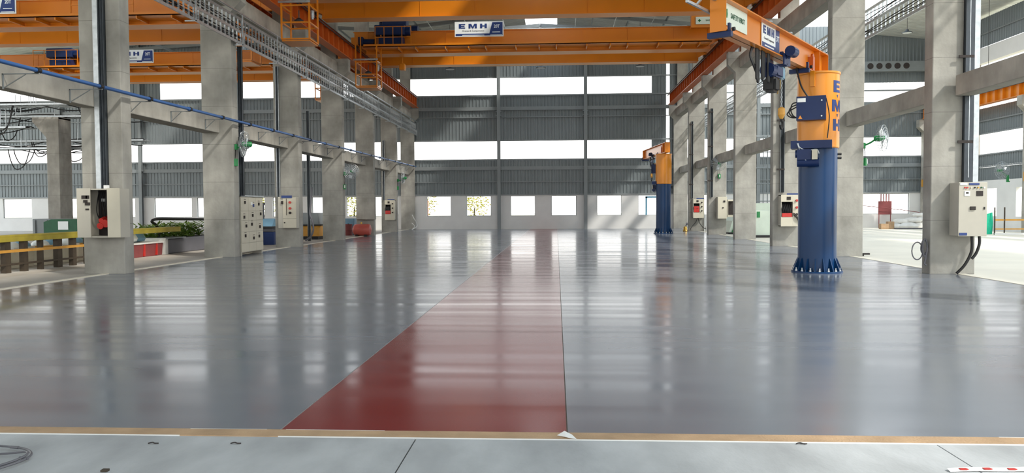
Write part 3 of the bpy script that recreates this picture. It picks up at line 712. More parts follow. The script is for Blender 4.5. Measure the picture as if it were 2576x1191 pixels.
def ladder(x, y0, y1, z0, z1, lab, rungs, cables, cmat='black', sag=.03):
    r = thing('cable_ladder', lab, 'cable tray', (x, (y0+y1)/2, z0)); o = r.location
    m_ = MB(o)
    for z in (z0, z1): m_.bar((x, y0, z), (x, y1, z), .035, .08)
    y = y0+.1
    while y < y1:
        m_.bar((x, y, z0), (x, y, z1), .03, .045, (1, 0, 0)); y += rungs
    m_.build('ladder', M['galv'], r)
    m_ = MB(o)
    for k in range(cables):
        zc = z0+.05+(z1-z0)*.5*(k+.5)/cables; ph = random.random()*6; pts = []
        y = y0
        while y < y1:
            pts.append((x-.05+.025*math.sin(ph+y*.7), y, zc+sag*math.sin(ph+y*1.3)+.5*sag*math.sin(y*2.9+ph*2))); y += .55
        m_.tube(pts, .011+.005*(k % 2), 5)
    m_.build('cables', M[cmat], r, True)
    return r
ladder(-10.2, 13, 57.2, 6.93, 7.3, 'lower galvanised cable ladder full of black cables on the left columns', .3, 9)
ladder(-10.28, 13, 57.2, 7.34, 7.76, 'upper galvanised cable ladder above the cable filled one on the left columns', .3, 6)
r = thing('guard_rail', 'thin grey steel rail running above the cable ladders on the left columns', 'rail', (-10.15, 35, 7.8)); o = r.location
m_ = MB(o); m_.bar((-10.12, 13, 7.86), (-10.12, 57.2, 7.86), .045, .045); m_.build('rail', M['galv'], r)
for k in range(1, 8):
    for dy in (.2, 3.4):
        m_ = MB(o); m_.bar((-10.12, YL[k-1]+dy, 6.85), (-10.12, YL[k-1]+dy, 7.86), .04, .04); m_.bar((-10.45, YL[k-1]+dy, 6.88), (-10.1, YL[k-1]+dy, 6.88), .04, .03); m_.build('post', M['galv'], r)
ladder(9.78, 12, 57.2, 6.84, 7.28, 'galvanised cable ladder with cables on the outer side of the right columns', .3, 4)
ladder(9.95, 12, 57.2, 7.38, 7.8, 'second cable ladder just above the lower one on the outer side of the right columns', .3, 3)

def vtray(x, y, wd, z0, z1, lab, m='tray', clips=True, depth=.1, cover=False):
    r = thing('cable_tray', lab, 'cable tray', (x, y, z0), 'upright cable trays'); o = r.location
    m_ = MB(o); m_.box(x-wd/2, x-wd/2+.015, y-depth, y, z0, z1); m_.box(x+wd/2-.015, x+wd/2, y-depth, y, z0, z1); m_.box(x-wd/2, x+wd/2, y-.02, y, z0, z1)
    m_.build('channel', M[m], r)
    if cover:
        m_ = MB(o); m_.box(x-wd/2, x+wd/2, y-depth-.006, y-depth, z0, z1); cv = m_.build('cover', M['tray'], r)
        m_ = MB(o); m_.box(x-.008, x+.008, y-depth-.008, y-depth-.005, z0+.1, z1); m_.build('slot_row', M['galv'], cv)
    m_ = MB(o)
    for k in range(3): m_.cyl((x-wd*.28+k*wd*.28, y-.05, z0), (x-wd*.28+k*wd*.28, y-.05, z1), .018, 6)
    m_.build('cables', M['tray'], r)
    if clips:
        z = z0+.9
        while z < z1:
            m_ = MB(o); m_.box(x-wd/2-.14, x+wd/2, y-depth-.01, y-depth+.02, z-.03, z+.03); m_.build('clamp', M['dark'], r); z += 1.9
    return r
vtray(-10.84, YL[1]-.005, .13, 2.05, 7.6, 'dark upright cable tray above the open electrical box on the nearest left column', 'tray', False)
m_ = MB((-10.97, YL[1]-.1, 2.05)); m_.box(-11.03, -10.91, YL[1]-.12, YL[1]-.006, 2.05, 13); o = m_.build('cable_duct', M['galv']); o.location = (-10.97, YL[1]-.1, 2.05); tag(o, 'bright galvanised duct beside the dark tray on the nearest left column', 'duct')
vtray(9.22, YR[1]-.005, .19, 2.08, 13, 'dark perforated cable tray above the closed control box on the nearest right column', cover=True)
m_ = MB((9.38, YR[1]-.1, 2.05)); m_.box(9.325, 9.44, YR[1]-.1, YR[1]-.006, 2.05, 13); o = m_.build('cable_duct', M['galv']); o.location = (9.38, YR[1]-.1, 2.05); tag(o, 'bright galvanised duct beside the perforated tray on the nearest right column', 'duct')
vtray(-10.36, YL[2]+.56, .14, 2.0, 6.9, 'dark upright cable tray down to the tall white switchboard', 'tray', False)
vtray(-11.22, YL[3]-.12, .13, 2.05, 7.3, 'galvanised upright conduit down to the box with a blue nameplate', 'galv', False)
vtray(-12.0, YL[4]-.3, .16, -.006, 6.3, 'dark upright cable rack between the third and fourth left columns', 'steel', False)
vtray(-11.25, YL[6]-.05, .12, 2.1, 6.0, 'upright conduit down to the socket box on the sixth left column', 'galv', False)
vtray(8.8, YR[3]-.01, .16, 2.1, 7.5, 'upright grey cable tray above the open box of black wires', 'steel')
vtray(8.62, YR[5]-.01, .14, 2.1, 7.0, 'upright grey conduit above the beige box on the fifth right column', 'steel')
vtray(9.35, YR[4]+.9, .14, 1.9, 6.8, 'upright pale conduit behind the bare fourth right column', 'galv', False)
vtray(8.66, YR[6]-.01, .12, 2.1, 7.0, 'upright conduit above the red socket box on the sixth right column', 'steel')

# ------------------------------------------------------------------ electrical boxes
def ebox(name, lab, x0, x1, yb, z0, z1, dep, m='panel'):
    # front faces the viewer (-Y), back against a column face at yb
    r = thing(name, lab, 'electrical box', ((x0+x1)/2, yb-dep/2, z0)); o = r.location
    return r, o, yb-dep
# first left column: enclosure with an open middle
r, o, yf = ebox('electrical_box', 'beige electrical box with an open middle showing red sockets, on the nearest left column', -11.3, -10.28, YL[1], .9, 2.06, .42)
m_ = MB(o); m_.box(-11.3, -10.28, YL[1]-.03, YL[1]-.005, .9, 2.06)
m_.box(-11.3, -11.27, yf, YL[1]-.03, .9, 2.06); m_.box(-10.31, -10.28, yf, YL[1]-.03, .9, 2.06); m_.box(-11.27, -10.31, yf, YL[1]-.03, .9, .93); m_.box(-11.27, -10.31, yf, YL[1]-.03, 2.03, 2.06)
m_.build('body', M['panelG'], r)
m_ = MB(o); m_.box(-11.32, -10.99, yf-.03, yf-.002, .9, 2.07, .006); pn = m_.build('front_panel', M['panelG'], r)
m_ = MB(o)
for x, z, a, b in ((-11.12, 1.86, .07, .04), (-11.05, 1.86, .04, .04), (-11.1, 1.76, .05, .03), (-11.05, 1.7, .06, .035), (-11.06, 1.57, .04, .02)): m_.box(x-a, x+a, yf-.045, yf-.028, z-b, z+b)
m_.build('meter', M['dark'], pn)
m_ = MB(o); m_.box(-10.58, -10.27, yf-.03, yf-.002, .9, 2.07, .006); m_.build('front_panel', M['panel'], r)
m_ = MB(o); m_.box(-11.0, -10.57, YL[1]-.1, YL[1]-.032, .95, 2.02); m_.build('back_plate', M['dark'], r)
m_ = MB(o)
for k in range(9):
    x = -10.95+.045*k; m_.tube([(x, YL[1]-.14, 2.0), (x+.02*math.sin(k*2), YL[1]-.22, 1.75), (x-.03*math.cos(k*3), YL[1]-.2, 1.5), (x+.02, YL[1]-.16, 1.3)], .012, 5)
m_.build('wiring', M['black'], r)
for x, z, rr in ((-10.83, 1.2, .09), (-10.70, 1.26, .11), (-10.80, 1.33, .07)):
    m_ = MB(o); m_.cyl((x, YL[1]-.1, z+.02), (x, YL[1]-.34, z-.03), rr, 18, rr*.85); m_.build('socket', M['red'], r, True)
for x, z, k in ((-10.83, 1.79, .03), (-10.64, 1.79, .025), (-10.66, 1.64, .05)):
    m_ = MB(o); m_.box(x-k, x+k, YL[1]-.2, YL[1]-.1, z-k*1.2, z+k*1.2, .005); m_.build('switch', M['white'], r)
m_ = MB(o); m_.box(-10.7, -10.61, yf+.05, yf+.14, 2.06, 2.14); m_.build('gland', M['white'], r)

# first right column: closed control box
r, o, yf = ebox('control_box', 'closed grey control box with display and lamps on the nearest right column', 8.87, 9.47, YR[1], .88, 2.06, .42)
m_ = MB(o); m_.box(8.87, 9.47, yf+.02, YR[1]-.005, .88, 2.06, .006); m_.build('body', M['panelG'], r)
m_ = MB(o); m_.box(8.865, 9.475, yf-.005, yf+.018, .87, 2.065, .006); dr = m_.build('door', M['panelG'], r)
def plate(x0, x1, z0, z1, m, nm, par, d=.012): 
    m_ = MB(o); m_.box(x0, x1, yf-.005-d, yf-.004, z0, z1, min(.004, d/3)); return m_.build(nm, M[m], par)
plate(9.08, 9.30, 2.0, 2.045, 'signB', 'nameplate', dr); plate(8.885, 8.90+.14, 2.0, 2.05, 'signW', 'nameplate', dr)
for x, m in ((8.99, 'red'), (9.04, 'red'), (9.12, 'panel'), (9.2, 'dark'), (9.27, 'brass'), (9.34, 'dgreen'), (9.4, 'signW')):
    m_ = MB(o); m_.cyl((x, yf-.004, 1.945), (x, yf-.03, 1.945), .016, 10); m_.build('indicator_lamp', M[m], dr)
p = plate(8.98, 9.1, 1.76, 1.87, 'signW', 'meter', dr); plate(9.01, 9.07, 1.81, 1.85, 'dark', 'meter_window', dr, .014)
plate(9.24, 9.38, 1.76, 1.87, 'dark', 'display', dr); plate(9.11, 9.22, 1.45, 1.53, 'dark', 'breaker_handle', dr, .03); plate(9.40, 9.425, 1.46, 1.52, 'black', 'lock', dr, .02)
plate(8.885, 9.05, .89, .95, 'signB', 'maker_plate', dr)
m_ = MB(o); m_.tube([(9.27, YR[1]-.2, .9), (9.28, YR[1]-.2, .6), (9.24, YR[1]-.19, .42), (9.13, YR[1]-.17, .2), (8.99, YR[1]-.12, .02)], .032, 8); m_.build('supply_cable', M['black'], r, True)
m_ = MB(o); m_.tube([(9.43, YR[1]-.2, .9), (9.44, YR[1]-.2, .7), (9.37, YR[1]-.2, .48), (9.28, YR[1]-.2, .36)], .032, 8); m_.build('supply_cable', M['black'], r, True)

# third left column
r, o, yf = ebox('electrical_box', 'beige electrical box under a blue nameplate on the third left column', -11.2, -10.45, YL[3], .78, 2.04, .35)
m_ = MB(o); m_.box(-11.2, -10.45, yf+.02, YL[3]-.005, .78, 2.04, .008); m_.build('body', M['panelG'], r)
for z0, z1, nm in ((1.17, 2.02, 'upper_door'), (.8, 1.15, 'lower_door')):
    m_ = MB(o); m_.box(-11.0, -10.46, yf, yf+.02, z0, z1, .005); m_.build(nm, M['panel'], r)
m_ = MB(o); m_.box(-11.05, -10.62, yf-.02, yf-.001, 2.0, 2.1); m_.build('nameplate', M['signB'], r)
m_ = MB(o); m_.box(-10.86, -10.84, yf-.01, yf, 1.3, 1.98); m_.build('door_gap', M['brown'], r)
for z in (1.82, 1.58, 1.4):
    m_ = MB(o); m_.cyl((-10.70, yf+.01, z), (-10.70, yf-.06, z), .05, 14); m_.build('socket', M['red' if z > 1.5 else 'dark'], r)
m_ = MB(o); m_.box(-11.06, -10.98, yf-.03, yf, 1.75, 1.88); m_.build('switch', M['dark'], r)
m_ = MB(o); m_.box(-10.96, -10.91, yf-.015, yf, .98, 1.03); m_.build('lock', M['dark'], r)

# fifth left column: plain panel; sixth: sockets
r, o, yf = ebox('electrical_box', 'large plain grey electrical box above the red tank on the fifth left column', -11.38, -10.3, YL[5], .93, 2.3, .3)
m_ = MB(o); m_.box(-11.38, -10.3, yf+.015, YL[5]-.005, .93, 2.3, .01); m_.build('body', M['conc'], r)
m_ = MB(o); m_.box(-11.36, -10.32, yf, yf+.013, .95, 2.28, .005); m_.build('door', M['conc'], r)
def sockets(lab, x0, x1, yb, z0, z1, redx, strip, mainm):
    r, o, yf = ebox('socket_box', lab, x0, x1, yb, z0, z1, .35)
    w_ = x1-x0; h_ = z1-z0
    m_ = MB(o); m_.box(x0, x1, yb-.03, yb-.005, z0, z1); m_.box(x0, x0+.03, yf, yb-.03, z0, z1); m_.box(x1-.03, x1, yf, yb-.03, z0, z1); m_.box(x0, x1, yf, yb-.03, z0, z0+.03); m_.box(x0, x1, yf, yb-.03, z1-.03, z1); m_.build('body', M['panelG'], r)
    m_ = MB(o); m_.box(x0+.6*w_, x1, yf-.02, yf, z0, z1, .004); m_.build('switch_panel', M['panel'], r)
    m_ = MB(o); m_.box(x0, x0+.6*w_, yf-.02, yf, z0, z0+.3*h_, .004); m_.build('lower_panel', M['panel'], r)
    m_ = MB(o); m_.box(x0, x0+.6*w_, yf-.02, yf, z0+.78*h_, z1, .004); up = m_.build('upper_panel', M['panel'], r)
    m_ = MB(o); m_.box(x0+.3*w_, x0+.5*w_, yf-.035, yf-.018, z0+.84*h_, z0+.94*h_); m_.build('display', M['dark'], up)
    m_ = MB(o); m_.box(x0+.03, x0+.6*w_, yb-.1, yb-.03, z0+.3*h_, z0+.78*h_); m_.build('back_plate', M['dark'], r)
    m_ = MB(o); m_.box(x0+.04, x0+.56*w_, yf-.04, yf+.1, z0+.3*h_, z0+.3*h_+redx*h_, .01); m_.build('socket_block', M['red'], r)
    for k in range(3):
        zz = z0+h_*(.82-.22*k); m_ = MB(o); m_.cyl((x0+.8*w_, yf, zz), (x0+.8*w_, yf-.09, zz), .045, 12); m_.build('socket', M[mainm if k < 2 else 'dark'], r)
    m_ = MB(o); m_.box(x0+.3*w_, x1, yf-.025, yf-.002, z1+.005, z1+.06); m_.build('nameplate', M['signB'], r)
    m_ = MB(o)
    for k in range(8):
        xx = x0+w_*(.08+.06*k); m_.tube([(xx, yb-.12, z0+.76*h_), (xx+.03*math.sin(k*2.1), yf+.03, z0+.66*h_), (xx-.03*math.cos(k), yf-.03, z0+.5*h_), (xx+.03, yf+.04, z0+.36*h_)], .016, 5)
    m_.build('wiring', M['black'], r)
    return r, o, yf
sockets('electrical box with red and dark sockets on the sixth left column', -11.15, -10.5, YL[6], .8, 2.1, .18, True, 'dark')
r, o, yf = sockets('beige open box of black wires with red sockets on the third right column', 8.68, 9.42, YR[3], .78, 2.0, .12, True, 'red')
m_ = MB(o)
for k in range(2): m_.tube([(9.15, yf-.03, 1.3-.06*k), (9.25, yf-.08, 1.2-.08*k), (9.36, yf-.06, 1.02-.06*k), (9.46, yf, .88-.05*k)], .02, 6)
m_.build('cable', M['black'], r)
r, o, yf = sockets('small socket box with a large red block on the sixth right column', 8.68, 9.35, YR[6], .85, 2.05, .32, False, 'dark')
m_ = MB(o); m_.tube([(8.95, yf, .86), (8.85, yf, .6), (8.6, yf-.02, .3), (8.45, yf-.1, .05)], .02, 6); m_.tube([(9.0, yf, .86), (9.08, yf, .55), (9.3, yf, .25), (9.5, yf, .15)], .02, 6); m_.build('cable', M['black'], r)
r, o, yf = ebox('electrical_box', 'beige double electrical box on the fifth right column', 8.9, 9.8, YR[5], .9, 2.1, .4)
m_ = MB(o); m_.box(8.9, 9.4, yf+.02, YR[5]-.005, .9, 2.1, .008); m_.build('body', M['panelG'], r)
m_ = MB(o); m_.box(8.9, 9.4, yf, yf+.018, .9, 2.1, .005); d_ = m_.build('door', M['panel'], r)
for x, z, k in ((9.25, 1.85, .05), (9.18, 1.5, .035)): m_ = MB(o); m_.box(x-k, x+k, yf-.03, yf, z-k, z+k); m_.build('switch', M['dark'], d_)
m_ = MB(o); m_.box(9.42, 9.8, yf-.02, YR[5]-.1, .98, 1.1, .005); m_.box(9.42, 9.8, yf-.02, YR[5]-.1, 1.86, 1.95, .005); m_.box(9.42, 9.46, yf-.02, YR[5]-.1, 1.1, 1.86); m_.build('open_cabinet', M['panel'], r)
m_ = MB(o); m_.box(9.46, 9.8, YR[5]-.18, YR[5]-.1, 1.1, 1.86); m_.build('back_plate', M['dark'], r)

# tall floor-standing switchboard between the second and third left columns, facing the aisle
r = thing('switchboard', 'tall pale switchboard full of meters between the second and third left columns', 'electrical cabinet', (-10.75, 26.45, 0)); o = r.location
xf = -10.46; y0, y1 = YL[2]+.62, 27.48
m_ = MB(o); m_.box(-11.1, xf-.02, y0, y1, .1, 1.98, .008); m_.build('body', M['panelG'], r)
m_ = MB(o); m_.box(-11.15, xf+.03, y0-.04, y1+.04, 1.98, 2.03); m_.build('top_cover', M['galv'], r)
m_ = MB(o); m_.box(-11.05, xf-.03, y0+.03, y0+.12, 0, .1); m_.box(-11.05, xf-.03, y1-.12, y1-.03, 0, .1); m_.build('plinth', M['panelG'], r)
rows = [.12, .42, .8, 1.18, 1.5, 1.97]; cols = 3
for i in range(5):
    for j in range(cols):
        a = y0+.01+(y1-y0-.02)*j/cols; b = y0+.01+(y1-y0-.02)*(j+1)/cols-.012
        m_ = MB(o); m_.box(xf-.02, xf, a, b, rows[i], rows[i+1]-.012, .003); d_ = m_.build('door', M['panel'], r)
        yc = (a+b)/2+.08*((i+j) % 3-1); zc = (rows[i]+rows[i+1])/2+.05*((i*2+j) % 3-1)
        if i > 0:
            m_ = MB(o); m_.box(xf, xf+.03, yc-.045, yc+.045, zc-.05, zc+.05, .004); m_.build('meter' if i == 4 else 'switch_handle', M['signB' if (i == 4 and j == 1) else 'dark'], d_)
            m_ = MB(o); m_.box(xf, xf+.006, yc-.06, yc+.1, zc+.1, zc+.115); m_.build('nameplate', M['brown'], d_)
m_ = MB(o); m_.box(xf, xf+.034, y0+.86, y0+.93, 1.7, 1.8); m_.build('display', M['signW'], r)

# ------------------------------------------------------------------ wall fans
def fan(x, y, z, rad, yaw, lab, wall, box):
    # wall: vector from the fan to its fixing on the column
    r = thing('wall_fan', lab, 'fan', (x, y, z), 'wall fans', yaw)
    rot = Matrix.Rotation(-yaw, 3, 'Z')
    m_ = MB()
    for k in range(1, 6): m_.tube([(rad*k/5*math.cos(t), -.02-.09*(1-(k/5)**2), rad*k/5*math.sin(t)) for t in [2*PI*i/24 for i in range(24)]], .007, 5, True)
    for k in range(20):
        t = 2*PI*k/20; m_.tube([(rad*s_*math.cos(t), -.02-.09*(1-s_*s_), rad*s_*math.sin(t)) for s_ in (.1, .4, .75, 1)]+[(rad*s_*math.cos(t), .10+.03*(1-s_), rad*s_*math.sin(t)) for s_ in (.9, .5, .2)], .005, 4)
    m_.build('guard', M['galv'], r)
    m_ = MB()
    for k in range(3):
        t = 2*PI*k/3+.3
        P = []
        for s_, wd, tw in ((.12, .06, .05), (.5, .16, .04), (.88, .15, .03)):
            for e in (-1, 1): P.append(m_.V((rad*s_*math.cos(t)-e*wd*math.sin(t)*.5, .02+e*tw, rad*s_*math.sin(t)+e*wd*math.cos(t)*.5)))
        m_.F([P[0], P[2], P[3], P[1]]); m_.F([P[2], P[4], P[5], P[3]])
    b_ = m_.build('blades', M['galv'], r)
    sm = b_.modifiers.new('thick', 'SOLIDIFY'); sm.thickness = .008
    m_ = MB(); m_.lathe([(.03, -.06), (.07, -.03), (.075, .03), (.09, .06), (.09, .24), (.05, .27)], n=18, ax='y'); m_.build('motor', M['green'], r, True)
    wv = rot @ Vector(wall)
    m_ = MB(); m_.tube([(0, .2, 0), (wv.x*.5, .2+wv.y*.3, -.12), (wv.x, wv.y, wv.z)], .028, 8); m_.build('arm', M['green'], r)
    m_ = MB(); m_.cyl((wv.x, wv.y, wv.z-.09), (wv.x, wv.y, wv.z+.09), .06, 12); m_.build('wall_bracket', M['green'], r)
    if box:
        m_ = MB(); bz = box; m_.box(wv.x-.07, wv.x+.07, wv.y-.09, wv.y+.04, wv.z-bz-.12, wv.z-bz+.12, .01); rb = m_.build('regulator_box', M['green'], r)
        m_ = MB(); m_.box(wv.x-.0, wv.x+.05, wv.y-.105, wv.y-.088, wv.z-bz-.06, wv.z-bz+.08, .004); m_.build('cover', M['white'], rb)
        m_ = MB(); m_.tube([(wv.x, wv.y-.02, wv.z-.09), (wv.x+.03, wv.y-.03, wv.z-bz*.5), (wv.x, wv.y-.04, wv.z-bz+.12)], .01, 6); m_.build('cable', M['black'], rb)
fan(-10.1, YL[2]+.05, 3.66, .42, -.9, 'large wall fan seen edge on at the second left column above the switchboard', (-.3, .12, -.08), .5)
fan(-10.02, YL[4]+.1, 3.38, .38, .1, 'round wall fan facing the viewer on the fourth left column', (-.37, .1, -.1), .65)
fan(-10.05, YL[6]+.1, 3.55, .36, -1.2, 'distant green wall fan on the sixth left column', (-.32, .1, -.15), .5)
fan(8.95, YR[5]-.4, 3.95, .42, -.35, 'green wall fan on the fifth right column above the beige box', (.1, .35, -.1), .6)
fan(9.95, YR[2]-.2, 3.62, .40, .9, 'green wall fan leaning out from the second right column beside the big jib crane', (-.45, .35, -.2), .5)
fan(25.3, 46.2, 3.55, .48, .25, 'pale wall fan in the right hall above the green netting', (.5, .3, -.35), .2)

# ------------------------------------------------------------------ loose things on the near slab
m_ = MB()
m_.tube([(-4.3, 4.86, .02), (-3.95, 4.86, .022), (-3.62, 4.85, .02), (-3.42, 4.80, .02), (-3.30, 4.70, .02), (-3.27, 4.58, .02), (-3.3, 4.45, .02), (-3.36, 4.3, .02), (-3.5, 4.1, .02)], .0075, 6)
m_.tube([(-4.3, 4.62, .02), (-3.75, 4.66, .02), (-3.45, 4.70, .02), (-3.33, 4.695, .035), (-3.29, 4.62, .03), (-3.34, 4.48, .02), (-3.48, 4.28, .02), (-3.7, 4.1, .02)], .0075, 6)
for p in ((-3.74, 4.855), (-3.5, 4.83), (-3.29, 4.62)): m_.cyl((p[0]-.03, p[1], .02), (p[0]+.03, p[1]-.01, .02), .0095, 8)
tag(m_.build('cable', M['dgrey'], None, True), 'coil of grey wire lying on the raw slab at lower left', 'cable')
m_ = MB(); m_.box(-2.70, -2.66, 4.44, 4.475, -.002, .012, .003); o = m_.build('stone_chip', M['brown']); tag(o, 'small dark chip lying on the raw slab near the coil of wire', 'debris')
for i, (x, y, lab) in enumerate(((-2.67, 5.0, 'dark scrap of bent wire on the raw slab towards the left'), (-2.12, 5.02, 'dark scrap of bent wire on the raw slab nearer the red lane'), (1.59, 5.155, 'tiny black scrap at the edge of the tan strip on the right'))):
    m_ = MB((x, y, 0)); m_.tube([(x-.035, y-.005, .004), (x-.01, y+.006, .008), (x+.01, y-.006, .006), (x+.035, y, .004)], .004, 5); m_.tube([(x-.01, y+.012, .004), (x+.02, y-.012, .005)], .003, 5)
    o = m_.build('wire_scrap', M['dark']); o.location = (x, y, 0); tag(o, lab, 'debris')
m_ = MB((.06, 5.28, 0)); v = [m_.V(p) for p in ((-.0, 5.27, .008), (.06, 5.22, .012), (.1, 5.25, .02), (.05, 5.3, .03), (.09, 5.2, .01), (.13, 5.19, .008))]
m_.F([v[0], v[1], v[3]]); m_.F([v[1], v[2], v[3]]); m_.F([v[1], v[4], v[2]]); m_.F([v[4], v[5], v[2]])
o = m_.build('paper_scrap', M['white']); o.location = (.06, 5.28, 0); sm = o.modifiers.new('thick', 'SOLIDIFY'); sm.thickness = .002; tag(o, 'torn white scrap at the corner of the red lane on the tan strip', 'debris')
r = thing('barrier_tape', 'red and white barrier tape lying at the lower right corner', 'tape', (2.7, 4.72, 0)); o = r.location
m_ = MB(o); N = 14; A = []
for i in range(N+1):
    x = 2.28+.07*i; y = 4.655+.007*i+.01*math.sin(i*.9); A.append((m_.V((x, y-.02, .004)), m_.V((x, y+.022, .012))))
for i in range(N): f = m_.F([A[i][0], A[i+1][0], A[i+1][1], A[i][1]])
t = m_.build('tape', M['white'], r); sm = t.modifiers.new('thick', 'SOLIDIFY'); sm.thickness = .001
for i in range(1, N, 2):
    m_ = MB(o); x = 2.28+.07*i; y = 4.655+.007*i+.01*math.sin(i*.9); m_.prism([(x, y-.012), (x+.045, y-.01), (x+.04, y+.014), (x-.002, y+.012)], 'z', .0095, .0135); m_.build('red_mark', M['red'], t)

# ------------------------------------------------------------------ left hall: barrier frame, bins, skip, trailer, machines
r = thing('steel_frame', 'olive yellow topped steel frame of dark posts beyond the left columns', 'frame', (-13.75, 20, 0)); o = r.location
m_ = MB(o); m_.box(-13.9, -13.55, 14, 27.6, .77, .9, .01); m_.box(-13.9, -13.55, 14, 27.6, .9, .94); m_.build('top_rail', M['yellow'], r)
m_ = MB(o); m_.box(-13.64, -13.58, 14, 23.4, .5, .57); m_.build('middle_rail', M['amber'], r)
m_ = MB(o); m_.box(-13.64, -13.58, 14, 23.4, .18, .23); m_.build('lower_rail', M['brown'], r)
y = 15.2; i = 0
while y < 23.6:
    wd = (.16, .09, .2)[i % 3]; m_ = MB(o); m_.box(-13.72, -13.59, y, y+wd, -.01, .77); m_.build('post', M['brown'], r); y += .68; i += 1
for k in range(10):
    y = 17.9+.62*k; x = -14.75-.12*(k % 2)
    r = thing('waste_bin', 'pale bin with a rounded lid standing in the row behind the yellow topped frame', 'bin', (x, y, 0), 'pale bins behind the frame'); o = r.location
    m_ = MB(o); m_.prism([(x-.2, .0), (x+.2, .0), (x+.24, .5), (x-.24, .5)], 'y', y-.2, y+.2); m_.build('body', M['panel'], r)
    m_ = MB(o); m_.box(x-.26, x+.26, y-.22, y+.22, .5, .55, .02); m_.build('rim', M['white' if k % 3 else 'amber'], r)
    m_ = MB(o); m_.lathe([(.24, .55), (.22, .62), (.14, .69), (.03, .71)], (x, y, 0), 14); m_.build('lid', M['lblue' if k % 2 else 'signW'], r, True)
m_ = MB((-19, 30, 0)); m_.prism([(-19.9, .35), (-19.9, 1.1), (-19.6, 1.2), (-18.0, 1.2), (-17.7, 1.05), (-17.6, .35)], 'y', 29.4, 31.0)
r = thing('green_machine', 'dark green covered machine behind the yellow topped frame', 'machine', (-19, 30, 0)); b_ = m_.build('hood', M['dgreen'], r)
o = r.location
m_ = MB(o); m_.box(-19.8, -17.7, 29.5, 30.9, 0, .36); m_.build('base', M['dgrey'], r)
m_ = MB(o); m_.box(-19.3, -18.9, 29.37, 29.41, .8, 1.12); m_.build('window', M['signW'], r)
r = thing('grey_crate', 'pale grey crate beside the dark green machine in the left hall', 'crate', (-20.7, 31.7, 0)); o = r.location
m_ = MB(o); m_.box(-21.6, -19.8, 31.2, 32.2, 0, 1.2, .03); m_.build('body', M['steel'], r)
m_ = MB(o)
for k in range(4): m_.box(-21.5+k*.5, -21.44+k*.5, 31.15, 31.21, .05, 1.15)
m_.build('batten', M['steel'], r)
# red skip
r = thing('waste_skip', 'open red skip between the first and second left columns', 'skip', (-14.2, 25.3, 0)); o = r.location
m_ = MB(o); m_.prism([(-14.6, 0), (-13.62, 0), (-13.58, .42), (-14.7, .42)], 'y', 24.0, 26.35)
m_.build('body', M['maroon'], r)
m_ = MB(o); m_.box(-14.75, -13.55, 23.95, 26.4, .42, .46, .005); m_.build('rim', M['bag'], r)
m_ = MB(o)
for k in range(3): m_.box(-13.62, -13.57, 24.3+.8*k, 24.38+.8*k, .02, .42)
m_.build('rib', M['red'], r)
for k, (y, m) in enumerate(((24.3, 'signW'), (24.8, 'lblue'), (25.3, 'signW'), (25.8, 'lblue'))):
    mm = MB((-14.2, y, .46)); mm.lathe([(.05, .46), (.24, .5), (.28, .6), (.2, .74), (.05, .8)], (-14.2, y, 0), 12)
    b_ = mm.build('plastic_sack', M[m], None, True); b_.location = (-14.2, y, .46); tag(b_, '%s plastic sack in the red skip, %s from the viewer' % ('white' if k % 2 == 0 else 'bluish', ('nearest', 'second', 'third', 'last')[k]), 'sack')
# dark trailer full of greenery with a bent dark pipe over it
r = thing('trailer', 'low dark grey trailer loaded with cut greenery before the second left column', 'trailer', (-14.2, 28.4, 0)); o = r.location
m_ = MB(o); m_.box(-15.0, -13.62, 26.75, 31.5, .0, .52, .03); m_.build('body', M['dgrey'], r)
m_ = MB(o); m_.prism([(26.45, 0), (26.75, 0), (26.75, .56), (26.6, .56), (26.45, .4)], 'x', -15.0, -13.6); m_.build('end_wall', M['bag'], r)
m_ = MB(o); m_.box(-14.6, -13.5, 26.6, 27.9, .53, .57, .01); m_.build('lid', M['steel'], r)
r2 = MB((-14.3, 29.3, .5))
for k in range(1500):
    x = random.uniform(-15, -14.2); y = random.uniform(26.9, 31.4); z = .5+random.random()**1.2*.5; a = random.uniform(0, 2*PI); L = random.uniform(.2, .5); t = random.uniform(-.4, .5); wdt = .05
    d = Vector((math.cos(a)*math.cos(t), math.sin(a)*math.cos(t), math.sin(t))); s_ = Vector((-math.sin(a), math.cos(a), 0))*wdt; p = Vector((x, y, z))
    r2.F([r2.V(p), r2.V(p+d*L*.5+s_), r2.V(p+d*L), r2.V(p+d*L*.5-s_)])
b_ = r2.build('greenery', M['leaf']); b_.location = (-14.3, 29.3, .5); b_['kind'] = 'stuff'; tag(b_, 'heap of cut green leaves lying on the low dark trailer', 'leaves')
m_ = MB((-14.6, 28.5, 1)); m_.tube([(-14.3, 27.4, .45), (-14.3, 27.5, .75), (-14.3, 27.3, 1.0), (-14.3, 27.0, 1.14), (-14.3, 27.4, 1.22), (-14.3, 28.8, 1.2), (-14.3, 31.4, 1.15)], .05, 8)
b_ = m_.build('bent_pipe', M['black'], None, True); b_.location = (-14.6, 28.5, 1); tag(b_, 'bent black pipe standing over the trailer of greenery', 'pipe')
